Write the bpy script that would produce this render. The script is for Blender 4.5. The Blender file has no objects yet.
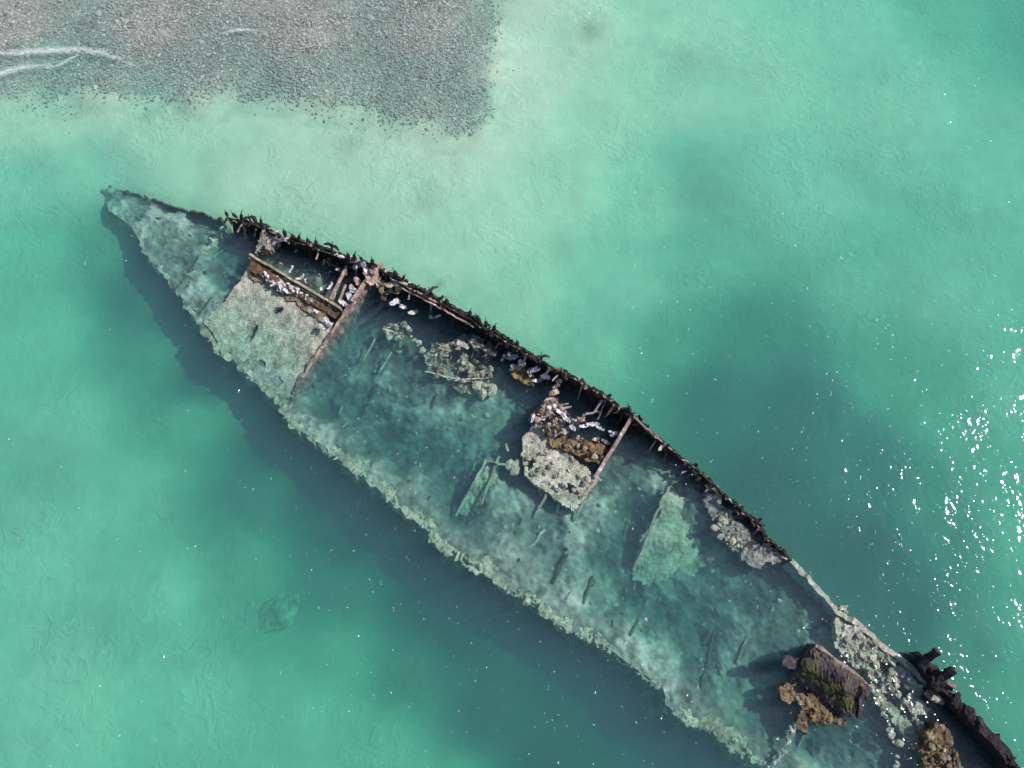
import bpy, bmesh, math, random
import numpy as np
from mathutils import Vector, Matrix, noise
R = math.radians
sc = bpy.context.scene
random.seed(7)

# ------------------------------------------------------------------ camera, sky, sun, exposure
TILT = R(21.0); FPX = 760.0; DIST = 64.6
cam_d = bpy.data.cameras.new('camera'); cam = bpy.data.objects.new('camera', cam_d); sc.collection.objects.link(cam)
cam_d.sensor_width = 36.0; cam_d.lens = 36.0 * FPX / 1024.0; cam_d.clip_end = 3000.0
CAM = Vector((0.0, -DIST * math.sin(TILT), DIST * math.cos(TILT)))
cam.location = CAM; cam.rotation_euler = (TILT, 0, 0); sc.camera = cam

SUN_EL, SUN_AZ = R(43.5), R(76.0)
world = bpy.data.worlds.new('World'); sc.world = world; world.use_nodes = True
wn = world.node_tree
sky = wn.nodes.new('ShaderNodeTexSky'); sky.sky_type = 'NISHITA'; sky.sun_disc = False
sky.sun_elevation = SUN_EL; sky.sun_rotation = SUN_AZ
wn.links.new(sky.outputs[0], wn.nodes['Background'].inputs[0]); wn.nodes['Background'].inputs[1].default_value = 0.115
sun_d = bpy.data.lights.new('sun', 'SUN'); sun_d.energy = 4.4; sun_d.angle = R(0.53); sun_d.color = (1.0, 0.96, 0.90)
sun = bpy.data.objects.new('sun', sun_d); sc.collection.objects.link(sun)
SUN = Vector((math.sin(SUN_AZ) * math.cos(SUN_EL), math.cos(SUN_AZ) * math.cos(SUN_EL), math.sin(SUN_EL)))
sun.rotation_euler = SUN.to_track_quat('Z', 'Y').to_euler(); sun.location = SUN * 80
sc.view_settings.view_transform = 'Standard'; sc.view_settings.look = 'None'
sc.view_settings.gamma = 1.0; sc.view_settings.exposure = 0.30
sc.render.engine = 'CYCLES'
sc.cycles.max_bounces = 4; sc.cycles.diffuse_bounces = 2; sc.cycles.glossy_bounces = 1; sc.cycles.volume_bounces = 1; sc.cycles.use_adaptive_sampling = True; sc.cycles.adaptive_threshold = 0.03; sc.cycles.transparent_max_bounces = 16
sc.cycles.use_denoising = True; sc.cycles.sample_clamp_indirect = 6.0
sc.cycles.caustics_reflective = False; sc.cycles.caustics_refractive = False

# ------------------------------------------------------------------ helpers
def P(px, py, z=0.0):
    """place seen at a picture point, at height z above the water"""
    x, y = (px - 512.0) / FPX, (384.0 - py) / FPX
    c, s = math.cos(TILT), math.sin(TILT)
    d = Vector((x, y * c + s, y * s - c))
    return CAM + d * ((z - CAM.z) / d.z)
def PA(pts): return np.array([tuple(P(*p[:3])) for p in pts])

def fbm(x, y, z=0.0, o=4): return noise.fractal(Vector((x, y, z)), 1.0, 2.0, o)
_rs = np.random.RandomState(3)
_perm = _rs.permutation(256); _perm = np.concatenate([_perm, _perm]); _val = _rs.rand(512) * 2 - 1
def vnoise(x, y):
    x = np.asarray(x, float); y = np.asarray(y, float)
    xi = np.floor(x).astype(int); yi = np.floor(y).astype(int); fx = x - xi; fy = y - yi
    fx = fx * fx * fx * (fx * (fx * 6 - 15) + 10); fy = fy * fy * fy * (fy * (fy * 6 - 15) + 10)
    def h(a, b): return _val[_perm[(_perm[a & 255] + b) & 255]]
    a = h(xi, yi); b = h(xi + 1, yi); c = h(xi, yi + 1); d = h(xi + 1, yi + 1)
    return (a * (1 - fx) + b * fx) * (1 - fy) + (c * (1 - fx) + d * fx) * fy
def nfbm(x, y, o=4):
    v = 0.0; a = 1.0; t = 0.0
    for k in range(o):
        ca, sa = math.cos(0.6 * k), math.sin(0.6 * k)
        v = v + a * vnoise((x * ca - y * sa) * 2 ** k + 17.3 * k, (x * sa + y * ca) * 2 ** k + 5.1 * k); t += a; a *= 0.5
    return v / t
def idw(x, y, ctl, val, p=2.6, eps=1.0):
    x = np.asarray(x, float); y = np.asarray(y, float)
    num = np.zeros(x.shape + (val.shape[1],)); den = np.zeros(x.shape)
    for c, v in zip(ctl, val):
        w = 1.0 / ((x - c[0]) ** 2 + (y - c[1]) ** 2 + eps) ** (p / 2 * 1.0)
        num += w[..., None] * v; den += w
    return num / den[..., None]

def new_obj(name, me, parent=None):
    o = bpy.data.objects.new(name, me); sc.collection.objects.link(o)
    if parent: o.parent = parent
    return o
ORG = {}
def worg(o):
    v = Vector(o.location)
    while o.parent: o = o.parent; v = v + Vector(o.location)
    return v
def mk(name, verts, faces, mt, parent=None, smooth=False):
    v = np.array([tuple(a) for a in verts], float); c = v.mean(0)
    me = bpy.data.meshes.new(name); me.from_pydata((v - c).tolist(), [], faces)
    bm = bmesh.new(); bm.from_mesh(me); bmesh.ops.recalc_face_normals(bm, faces=bm.faces); bm.to_mesh(me); bm.free()
    if smooth: me.polygons.foreach_set('use_smooth', [True] * len(me.polygons))
    me.materials.append(mt)
    o = new_obj(name, me, parent)
    o.location = Vector(c) - (worg(parent) if parent else Vector((0, 0, 0)))
    return o
def tag(o, label=None, cat=None, group=None, kind=None):
    if label: o['label'] = label
    if cat: o['category'] = cat
    if group: o['group'] = group
    if kind: o['kind'] = kind
    return o
def empty(name, loc):
    o = new_obj(name, None); o.location = loc; o.empty_display_size = 0.5; return o

# ------------------------------------------------------------------ materials
class NB:
    def __init__(s, name):
        s.m = bpy.data.materials.new(name); s.m.use_nodes = True; s.t = s.m.node_tree; s.n = s.t.nodes; s.n.clear()
        s.out = s.n.new('ShaderNodeOutputMaterial')
    def new(s, ty, ins=None, **kw):
        n = s.n.new(ty)
        for k, v in kw.items(): setattr(n, k, v)
        for k, v in (ins or {}).items():
            if hasattr(v, 'is_output') or isinstance(v, bpy.types.NodeSocket): s.t.links.new(v, n.inputs[k])
            else: n.inputs[k].default_value = v
        return n
    def math(s, op, a, b=0.0, c=0.0, clamp=False):
        n = s.n.new('ShaderNodeMath'); n.operation = op; n.use_clamp = clamp
        for i, v in enumerate((a, b, c)):
            if isinstance(v, bpy.types.NodeSocket): s.t.links.new(v, n.inputs[i])
            else: n.inputs[i].default_value = v
        return n.outputs[0]
    def noise(s, vec, scale, detail=6, rough=0.6, dist=0.0):
        return s.new('ShaderNodeTexNoise', {'Vector': vec, 'Scale': scale, 'Detail': detail, 'Roughness': rough, 'Distortion': dist}).outputs[0]
    def ramp(s, f, stops):
        n = s.n.new('ShaderNodeValToRGB'); e = n.color_ramp.elements
        while len(e) < len(stops): e.new(0.5)
        for q, (p, c) in zip(e, stops): q.position = p; q.color = (*c, 1) if len(c) == 3 else c
        s.t.links.new(f, n.inputs[0]); return n.outputs[0]
    def mix(s, f, a, b, blend='MIX'):
        n = s.n.new('ShaderNodeMix'); n.data_type = 'RGBA'; n.blend_type = blend
        for i, v in ((0, f), (6, a), (7, b)):
            if isinstance(v, bpy.types.NodeSocket): s.t.links.new(v, n.inputs[i])
            else: n.inputs[i].default_value = v if i == 0 else (*v, 1)
        return n.outputs[2]

def surf(name, stops, scale, rough=0.9, bump=0.4, bscale=None, bdist=0.06, speck=None, guano=None, spec=0.25, attr=None, fine=0.75, ripple=None):
    """mottled weathered surface; speck = (colour, scale, threshold), guano = (amount, scale) of bird droppings lying on upward faces"""
    b = NB(name); geo = b.new('ShaderNodeNewGeometry'); pos = geo.outputs['Position']
    n1 = b.noise(pos, scale, 8, 0.62, 0.4)
    col = b.ramp(n1, stops)
    n2 = b.noise(pos, scale * 5.3, 5, 0.7)
    col = b.mix(fine, col, b.ramp(n2, [(0.3, (0.55, 0.55, 0.55)), (0.7, (1.25, 1.25, 1.25))]), 'MULTIPLY')
    if attr:
        at = b.new('ShaderNodeAttribute', attribute_name=attr)
        col = b.mix(1.0, col, at.outputs['Color'], 'MULTIPLY')
    if speck:
        f = b.math('GREATER_THAN', b.noise(pos, speck[1], 4, 0.7), speck[2])
        f = b.math('MULTIPLY', f, 0.85)
        col = b.mix(f, col, speck[0])
    if guano:
        nz = b.new('ShaderNodeSeparateXYZ', {0: geo.outputs['True Normal']}).outputs[2]
        f = b.math('MULTIPLY', b.math('SMOOTH_MIN', b.math('MULTIPLY_ADD', nz, 4.0, -2.2, True), 1.0, 0.1),
                   b.math('MULTIPLY_ADD', b.noise(pos, guano[1], 6, 0.7), 9.0, -9.0 * (1 - guano[0]), True), clamp=True)
        col = b.mix(f, col, (0.72, 0.69, 0.70))
    bs = b.new('ShaderNodeBsdfPrincipled', {'Base Color': col, 'Roughness': rough, 'Specular IOR Level': spec})
    if bump:
        bn = b.noise(pos, bscale or scale * 3, 7, 0.7)
        if ripple:
            rn = b.math('ABSOLUTE', b.math('SUBTRACT', b.noise(pos, ripple, 3, 0.55, 0.5), 0.5))
            bn = b.math('ADD', b.math('MULTIPLY', bn, 0.35), b.math('MULTIPLY', b.math('MULTIPLY', b.math('MINIMUM', rn, 0.12), -6.5), b.math('MULTIPLY_ADD', b.noise(pos, 0.12, 2, 0.5), 3.0, -1.0, True)))
        bs_n = b.new('ShaderNodeBump', {'Strength': bump, 'Distance': bdist, 'Height': bn})
        b.t.links.new(bs_n.outputs[0], bs.inputs['Normal'])
    b.t.links.new(bs.outputs[0], b.out.inputs['Surface'])
    return b.m

M = {}
M['rust'] = surf('rusted_steel', [(0.3, (0.008, 0.007, 0.007)), (0.52, (0.024, 0.018, 0.017)), (0.75, (0.085, 0.055, 0.048))], 1.6, 0.85, 0.6, guano=(0.43, 1.7))
M['rust_clean'] = surf('dark_rusted_steel', [(0.3, (0.008, 0.007, 0.008)), (0.55, (0.020, 0.016, 0.016)), (0.75, (0.06, 0.042, 0.038))], 1.8, 0.8, 0.6)
M['pink'] = surf('sun_bleached_rust', [(0.3, (0.16, 0.09, 0.075)), (0.5, (0.34, 0.22, 0.19)), (0.72, (0.52, 0.40, 0.36))], 2.2, 0.9, 0.6, guano=(0.45, 1.3))
M['tan'] = surf('tan_rust', [(0.3, (0.15, 0.10, 0.06)), (0.5, (0.33, 0.25, 0.16)), (0.7, (0.48, 0.40, 0.28))], 2.0, 0.9, 0.5)
M['brown'] = surf('brown_wet_rust', [(0.3, (0.045, 0.028, 0.018)), (0.5, (0.11, 0.065, 0.035)), (0.72, (0.20, 0.13, 0.065))], 2.4, 0.7, 0.6)
M['ochre'] = surf('ochre_algae', [(0.28, (0.05, 0.036, 0.022)), (0.5, (0.17, 0.115, 0.055)), (0.72, (0.38, 0.255, 0.10))], 1.5, 0.85, 0.8, bscale=6, bdist=0.1)
M['white'] = surf('guano_crust', [(0.30, (0.10, 0.08, 0.075)), (0.40, (0.40, 0.34, 0.34)), (0.50, (0.66, 0.61, 0.63)), (0.7, (0.78, 0.75, 0.77))], 2.6, 0.95, 0.8, bscale=7, bdist=0.08)
M['crust'] = surf('pale_barnacle_crust', [(0.25, (0.15, 0.14, 0.10)), (0.47, (0.37, 0.345, 0.27)), (0.7, (0.64, 0.60, 0.51))], 1.0, 0.95, 0.9, bscale=7, bdist=0.12, speck=((0.70, 0.68, 0.62), 6.5, 0.63))
M['olive'] = surf('olive_algae_crust', [(0.28, (0.13, 0.12, 0.085)), (0.48, (0.32, 0.295, 0.225)), (0.72, (0.58, 0.53, 0.43))], 0.7, 0.95, 0.9, bscale=5, bdist=0.12)
M['olive_dark'] = surf('dark_weed_on_plate', [(0.3, (0.03, 0.032, 0.025)), (0.55, (0.09, 0.09, 0.065)), (0.75, (0.2, 0.19, 0.14))], 1.0, 0.95, 0.7)
M['rubble_wet'] = surf('sunken_rubble_crust', [(0.28, (0.05, 0.048, 0.035)), (0.48, (0.20, 0.185, 0.14)), (0.7, (0.52, 0.47, 0.37))], 1.5, 0.95, 0.9, bscale=6, bdist=0.12)
M['amber'] = surf('amber_brown_weed', [(0.28, (0.03, 0.024, 0.018)), (0.45, (0.12, 0.085, 0.05)), (0.6, (0.24, 0.17, 0.095)), (0.75, (0.42, 0.36, 0.28))], 1.3, 0.85, 0.8, bscale=6, bdist=0.1)
M['brown_algae'] = surf('brown_algae', [(0.3, (0.07, 0.052, 0.03)), (0.48, (0.19, 0.155, 0.10)), (0.68, (0.38, 0.34, 0.265))], 1.6, 0.85, 0.8, bscale=6, bdist=0.1)
M['rubble'] = surf('grey_rubble_crust', [(0.28, (0.07, 0.06, 0.055)), (0.48, (0.23, 0.20, 0.175)), (0.7, (0.48, 0.43, 0.39))], 2.1, 0.95, 0.8, bscale=7, bdist=0.1, guano=(0.40, 2.3))
M['moss'] = surf('mossy_machinery', [(0.28, (0.02, 0.016, 0.018)), (0.45, (0.055, 0.043, 0.048)), (0.6, (0.095, 0.072, 0.075)), (0.75, (0.20, 0.145, 0.14))], 1.1, 0.85, 0.9, bscale=4, bdist=0.12, speck=((0.13, 0.13, 0.035), 1.1, 0.60))
M['pink_dull'] = surf('dull_bleached_rust', [(0.3, (0.08, 0.055, 0.055)), (0.5, (0.20, 0.145, 0.14)), (0.72, (0.36, 0.27, 0.26))], 1.8, 0.9, 0.8)
M['weed'] = surf('olive_weed', [(0.3, (0.022, 0.02, 0.014)), (0.5, (0.06, 0.055, 0.026)), (0.72, (0.15, 0.145, 0.05))], 1.7, 0.9, 0.9, bscale=6, bdist=0.12)
M['silt'] = surf('silt', [(0.25, (0.75, 0.75, 0.75)), (0.5, (1.0, 1.0, 1.0)), (0.75, (1.3, 1.28, 1.2))], 0.45, 1.0, 0.5, bscale=1.2, bdist=0.2, spec=0.0, attr='tint')
M['sand'] = surf('sand', [(0.25, (0.93, 0.93, 0.94)), (0.5, (1.0, 1.0, 1.0)), (0.75, (1.05, 1.05, 1.03))], 0.10, 1.0, 0.7, bscale=2.2, bdist=0.09, spec=0.0, attr='tint', fine=0.22, ripple=0.72)
M['stone'] = surf('beach_stones', [(0.3, (0.75, 0.75, 0.75)), (0.5, (1, 1, 1)), (0.7, (1.2, 1.2, 1.2))], 3.0, 0.8, 0.2, spec=0.3, attr='tint')
M['bird'] = surf('black_plumage', [(0.3, (0.008, 0.008, 0.010)), (0.7, (0.028, 0.027, 0.028))], 9.0, 0.6, 0.2)
M['bill'] = surf('grey_horn_bill', [(0.3, (0.14, 0.12, 0.09)), (0.7, (0.26, 0.22, 0.15))], 20.0, 0.5, 0.0)
M['rock'] = surf('submerged_rock', [(0.3, (0.16, 0.16, 0.12)), (0.5, (0.30, 0.29, 0.22)), (0.7, (0.46, 0.44, 0.34))], 0.8, 1.0, 0.7, bscale=3, bdist=0.15)

# ------------------------------------------------------------------ water
ABS = (0.255, 0.045, 0.075); SCA = (0.051, 0.054, 0.074)
def water_material():
    b = NB('sea_water'); geo = b.new('ShaderNodeNewGeometry'); pos = geo.outputs['Position']
    mp = b.new('ShaderNodeMapping', {'Vector': pos, 'Rotation': (0, 0, R(-20)), 'Scale': (1.0, 0.8, 1.0)})
    v = mp.outputs[0]
    big = b.noise(v, 0.25, 2, 0.5, 0.3); mid = b.noise(v, 1.6, 1, 0.5, 0.3); small = b.noise(v, 3.4, 1, 0.5, 0.2); rare = b.noise(v, 2.6, 1, 0.5, 0.2)
    patch = b.math('MULTIPLY_ADD', b.noise(pos, 0.16, 2, 0.6), 2.2, -0.35, True)
    h = b.math('ADD', b.math('MULTIPLY', big, 0.30), b.math('MULTIPLY', mid, 0.066))
    h = b.math('ADD', h, b.math('MULTIPLY', b.math('MULTIPLY', small, patch), 0.030))
    c0 = P(905, 715, 0.0)   # choppy water where the swell breaks over the stern
    dd = b.new('ShaderNodeVectorMath', {0: pos, 1: tuple(c0)}, operation='DISTANCE').outputs['Value']
    chop = b.math('POWER', 2.718, b.math('MULTIPLY', b.math('POWER', b.math('MULTIPLY', dd, 1 / 5.5), 2.0), -1.0))
    h = b.math('ADD', h, b.math('MULTIPLY', b.math('MULTIPLY', small, chop), 0.07))
    h = b.math('ADD', h, b.math('MULTIPLY', b.math('MAXIMUM', b.math('SUBTRACT', rare, 0.63), 0.0), 0.50))
    bump = b.new('ShaderNodeBump', {'Strength': 1.0, 'Distance': 1.0, 'Height': h})
    dot = b.new('ShaderNodeVectorMath', {0: geo.outputs['Normal'], 1: geo.outputs['Incoming']}, operation='DOT_PRODUCT').outputs['Value']
    c = b.math('SUBTRACT', 1.0, b.math('ABSOLUTE', dot))
    fr = b.math('MULTIPLY_ADD', b.math('POWER', c, 5.0), 0.98, 0.02)
    tr = b.new('ShaderNodeBsdfTransparent'); gl = b.new('ShaderNodeBsdfGlossy', {'Roughness': 0.14, 'Normal': bump.outputs[0]}, distribution='BECKMANN')
    mx = b.new('ShaderNodeMixShader', {0: fr, 1: tr.outputs[0], 2: gl.outputs[0]})
    b.t.links.new(mx.outputs[0], b.out.inputs['Surface'])
    k = max(ABS) * 1.25
    va = b.new('ShaderNodeVolumeAbsorption', {'Color': (*[1 - a / k for a in ABS], 1), 'Density': k})
    vs = b.new('ShaderNodeVolumeScatter', {'Color': (*[a / max(SCA) for a in SCA], 1), 'Density': max(SCA), 'Anisotropy': 0.0})
    ad = b.new('ShaderNodeAddShader', {0: va.outputs[0], 1: vs.outputs[0]})
    b.t.links.new(ad.outputs[0], b.out.inputs['Volume'])
    return b.m
W = 650.0
wv = [(x, y, z) for z in (-16.0, 0.0) for x, y in ((-W, -W), (W, -W), (W, W), (-W, W))]
me = bpy.data.meshes.new('water'); me.from_pydata(wv, [], [(3, 2, 1, 0), (4, 5, 6, 7), (0, 1, 5, 4), (1, 2, 6, 5), (2, 3, 7, 6), (3, 0, 4, 7)])
me.materials.append(water_material())
water = tag(new_obj('water', me), kind='structure')

# ------------------------------------------------------------------ outline of the two hull edges (px, py, height of the top edge)
UP = [(100,184,-2.7),(120,190,-1.8),(146,197,-1.1),(172,207,-.55),(205,214,-.3),(221,218,-.05),(228,217,.55),(262,224,.8),(272,232,.9),(300,241,1.1),(335,251,1.2),(347,258,1.3),(372,264,1.4),(395,276,1.5),(430,294,1.6),(470,316,1.6),(510,341,1.6),(545,363,1.6),(580,379,1.7),(605,397,1.7),(632,414,1.7),(646,427,1.0),(668,447,.8),(682,457,.55),(700,471,.5),(720,490,.45),(735,504,.4),(757,521,.4),(765,534,.3),(792,560,.1),(815,585,-.35),(838,612,-.3),(858,623,-.15),(885,648,-.15),(905,662,-.1),(932,686,0.0),(948,695,.6),(975,720,1.0),(1000,745,1.1),(1014,768,1.1),(1055,830,.8),(1090,900,.3)]
LO = [(106,196,-2.7),(112,214,-2.2),(130,226,-1.7),(141,242,-1.3),(150,260,-1.2),(166,276,-1.2),(181,296,-1.1),(196,321,-1.0),(216,346,-1.0),(241,366,-1.0),(266,391,-1.0),(276,401,-1.0),(301,431,-1.1),(330,451,-1.1),(356,473,-1.1),(386,493,-1.0),(401,509,-.95),(426,526,-.9),(438,545,-.85),(451,555,-.8),(482,567,-.85),(509,589,-.85),(546,610,-.8),(567,629,-.8),(604,645,-1.0),(630,665,-1.1),(662,687,-1.1),(668,706,-1.0),(685,720,-.9),(712,731,-1.1),(739,750,-1.1),(765,766,-1.1),(830,815,-1.2),(900,900,-1.2)]

def inside(poly, x, y):
    x = np.asarray(x); y = np.asarray(y); r = np.zeros(x.shape, bool); n = len(poly); j = n - 1
    for i in range(n):
        xi, yi = poly[i][:2]; xj, yj = poly[j][:2]
        if yi != yj: r ^= ((yi > y) != (yj > y)) & (x < (xj - xi) * (y - yi) / (yj - yi) + xi)
        j = i
    return r

# ------------------------------------------------------------------ seabed: (px, py, z, darkness: dark silt, plus the hull's shadow painted in)
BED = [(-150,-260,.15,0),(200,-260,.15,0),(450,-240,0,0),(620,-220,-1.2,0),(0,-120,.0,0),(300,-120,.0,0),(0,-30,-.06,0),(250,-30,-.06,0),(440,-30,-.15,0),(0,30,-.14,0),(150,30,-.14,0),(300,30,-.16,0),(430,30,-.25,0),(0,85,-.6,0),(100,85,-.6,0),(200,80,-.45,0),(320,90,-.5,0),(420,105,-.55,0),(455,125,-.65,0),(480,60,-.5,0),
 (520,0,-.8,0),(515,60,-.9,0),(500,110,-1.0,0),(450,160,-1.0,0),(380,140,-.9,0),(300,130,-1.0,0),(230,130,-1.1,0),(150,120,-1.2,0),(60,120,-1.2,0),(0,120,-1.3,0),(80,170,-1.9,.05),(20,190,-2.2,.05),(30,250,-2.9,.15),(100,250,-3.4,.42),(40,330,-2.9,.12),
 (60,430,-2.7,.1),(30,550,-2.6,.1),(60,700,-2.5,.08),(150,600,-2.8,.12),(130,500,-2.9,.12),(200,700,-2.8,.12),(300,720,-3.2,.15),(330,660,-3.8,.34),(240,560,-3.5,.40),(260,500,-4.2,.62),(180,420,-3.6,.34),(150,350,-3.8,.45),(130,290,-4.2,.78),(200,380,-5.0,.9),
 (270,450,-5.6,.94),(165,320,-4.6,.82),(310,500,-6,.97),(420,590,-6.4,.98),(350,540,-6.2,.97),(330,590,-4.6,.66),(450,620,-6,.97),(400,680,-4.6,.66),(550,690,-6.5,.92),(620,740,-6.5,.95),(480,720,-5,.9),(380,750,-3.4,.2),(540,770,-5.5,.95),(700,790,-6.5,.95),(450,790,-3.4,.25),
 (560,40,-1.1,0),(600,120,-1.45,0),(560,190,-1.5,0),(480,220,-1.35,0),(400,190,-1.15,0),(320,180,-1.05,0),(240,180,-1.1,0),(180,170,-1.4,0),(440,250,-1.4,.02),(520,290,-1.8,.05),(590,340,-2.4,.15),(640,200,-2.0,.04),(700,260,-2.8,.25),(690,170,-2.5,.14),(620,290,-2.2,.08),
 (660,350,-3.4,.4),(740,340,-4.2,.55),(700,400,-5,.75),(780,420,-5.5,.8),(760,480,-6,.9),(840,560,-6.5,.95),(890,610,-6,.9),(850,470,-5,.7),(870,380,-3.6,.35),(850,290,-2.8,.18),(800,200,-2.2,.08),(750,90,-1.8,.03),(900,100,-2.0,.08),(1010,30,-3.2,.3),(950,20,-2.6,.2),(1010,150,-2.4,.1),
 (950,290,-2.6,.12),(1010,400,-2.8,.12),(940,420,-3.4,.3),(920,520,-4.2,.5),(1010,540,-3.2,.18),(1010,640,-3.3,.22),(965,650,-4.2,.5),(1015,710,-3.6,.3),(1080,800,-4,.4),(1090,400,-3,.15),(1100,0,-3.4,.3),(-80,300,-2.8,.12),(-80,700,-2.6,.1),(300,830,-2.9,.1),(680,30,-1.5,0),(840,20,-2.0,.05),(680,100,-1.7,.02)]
def axis(lo, hi, h, far):
    a = list(np.arange(lo, hi + 1e-6, h)); s = h; x = hi; y = lo
    while x < far: s *= 1.35; x += s; a.append(min(x, far)); 
    s = h; b = []
    while y > -far: s *= 1.35; y -= s; b.append(max(y, -far))
    return np.array(b[::-1] + a)
gx = axis(-58, 60, 0.38, 640); gy = axis(-44, 52, 0.38, 640)
X, Y = np.meshgrid(gx, gy); c = PA(BED); val = np.array([(b[2], b[3]) for b in BED])
zt = idw(X, Y, c[:, :2], val, 3.4, 4.0)
Z = zt[..., 0] + 0.07 * nfbm(X * 0.11, Y * 0.11, 4) * np.clip(-zt[..., 0], 0.2, 3) + 0.05 * nfbm(X * 0.7, Y * 0.7, 3)
Z = np.minimum(Z, 0.5)
DK = np.clip(zt[..., 1] + 0.07 * nfbm(X * 0.06 + 9, Y * 0.09, 4), 0, 1)  # dark silt in the scour; beside the hull also its soft shadow, painted
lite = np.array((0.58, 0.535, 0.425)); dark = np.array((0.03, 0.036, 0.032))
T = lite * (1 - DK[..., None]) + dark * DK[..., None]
# real spots of weed and pale sand streaks on the bottom
T *= (1 + 0.07 * nfbm(X * 0.22 + 40, Y * 0.34, 5))[..., None]
for (qx, qy, r, k) in ((590, 36, 1.3, .35), (700, 195, 3.5, .25), (430, 205, 2.0, .15), (860, 170, 2.4, .15), (690, 60, 2.2, .18), (350, 150, 1.2, .2), (560, 245, 1.5, .12), (440, 285, .5, .4), (180, 500, 3, .2), (95, 640, 3.5, .18), (40, 460, 3, .15), (230, 655, 3, .15)):
    q = P(qx, qy, -1.8); d2 = ((X - q.x) ** 2 + (Y - q.y) ** 2) / r ** 2 * (1 + 0.9 * nfbm(X * 0.9, Y * 0.9, 3))
    T *= (1 - k * np.exp(-np.clip(d2, 0, 40)))[..., None]
def grid_mesh(name, X, Y, Z, mt, tint=None, parent=None):
    ny, nx = X.shape; v = np.stack([X, Y, Z], -1).reshape(-1, 3)
    i = np.arange(ny - 1)[:, None] * nx + np.arange(nx - 1)[None, :]
    f = np.stack([i, i + 1, i + nx + 1, i + nx], -1).reshape(-1, 4)
    me = bpy.data.meshes.new(name); me.from_pydata(v.tolist(), [], f.tolist())
    me.polygons.foreach_set('use_smooth', [True] * len(me.polygons))
    if tint is not None:
        a = me.color_attributes.new('tint', 'FLOAT_COLOR', 'POINT')
        a.data.foreach_set('color', np.concatenate([np.clip(tint, 0, 1).reshape(-1, 3), np.ones((len(v), 1))], 1).astype('f4').ravel())
    me.materials.append(mt)
    o = new_obj(name, me, parent)
    if parent: o.location = -worg(parent)
    return o
GPOLY = PA([(-520,-420,0),(520,-420,0),(515,-260,0),(480,-150,0),(500,-75,0),(494,10,0),(486,60,0),(482,100,0),(462,130,0),(440,124,0),(415,112,0),(370,102,0),(320,92,0),(270,92,0),(220,84,0),(160,82,0),(100,88,0),(40,92,0),(-70,100,0),(-300,110,0)])
_q = np.random.RandomState(5); _w = np.zeros(X.shape); _wx = X + 3.6 * nfbm(X * 0.17, Y * 0.17, 5); _wy = Y + 2.0 * nfbm(X * 0.25 + 30, Y * 0.25, 5)
for _k in range(22): _a = _q.uniform(0, 6.28); _r = _q.uniform(0.2, 3.6); _w += inside(GPOLY, _wx + _r * math.cos(_a), _wy + _r * math.sin(_a)) / 22.0
_w = np.clip(_w + 0.35 * nfbm(X * 0.9, Y * 0.9, 3) * (_w > 0) * (_w < 1), 0, 1)
T = T * (1 - _w[..., None]) + _w[..., None] * np.array((0.275, 0.26, 0.225)) * (1 + 0.2 * nfbm(X * 0.8, Y * 0.8, 3))[..., None]
_hull = PA([(p[0], p[1] + 4, 0) for p in UP] + [(p[0] + 3, p[1] - 6, 0) for p in LO[::-1]])
Z[inside(_hull, X, Y)] = -7.0
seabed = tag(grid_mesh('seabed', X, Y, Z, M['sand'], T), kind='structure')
def bed_z(x, y):
    zz = idw(np.array([x]), np.array([y]), c[:, :2], val, 3.4, 4.0)[0, 0]; return min(float(zz), 0.5)

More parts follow.
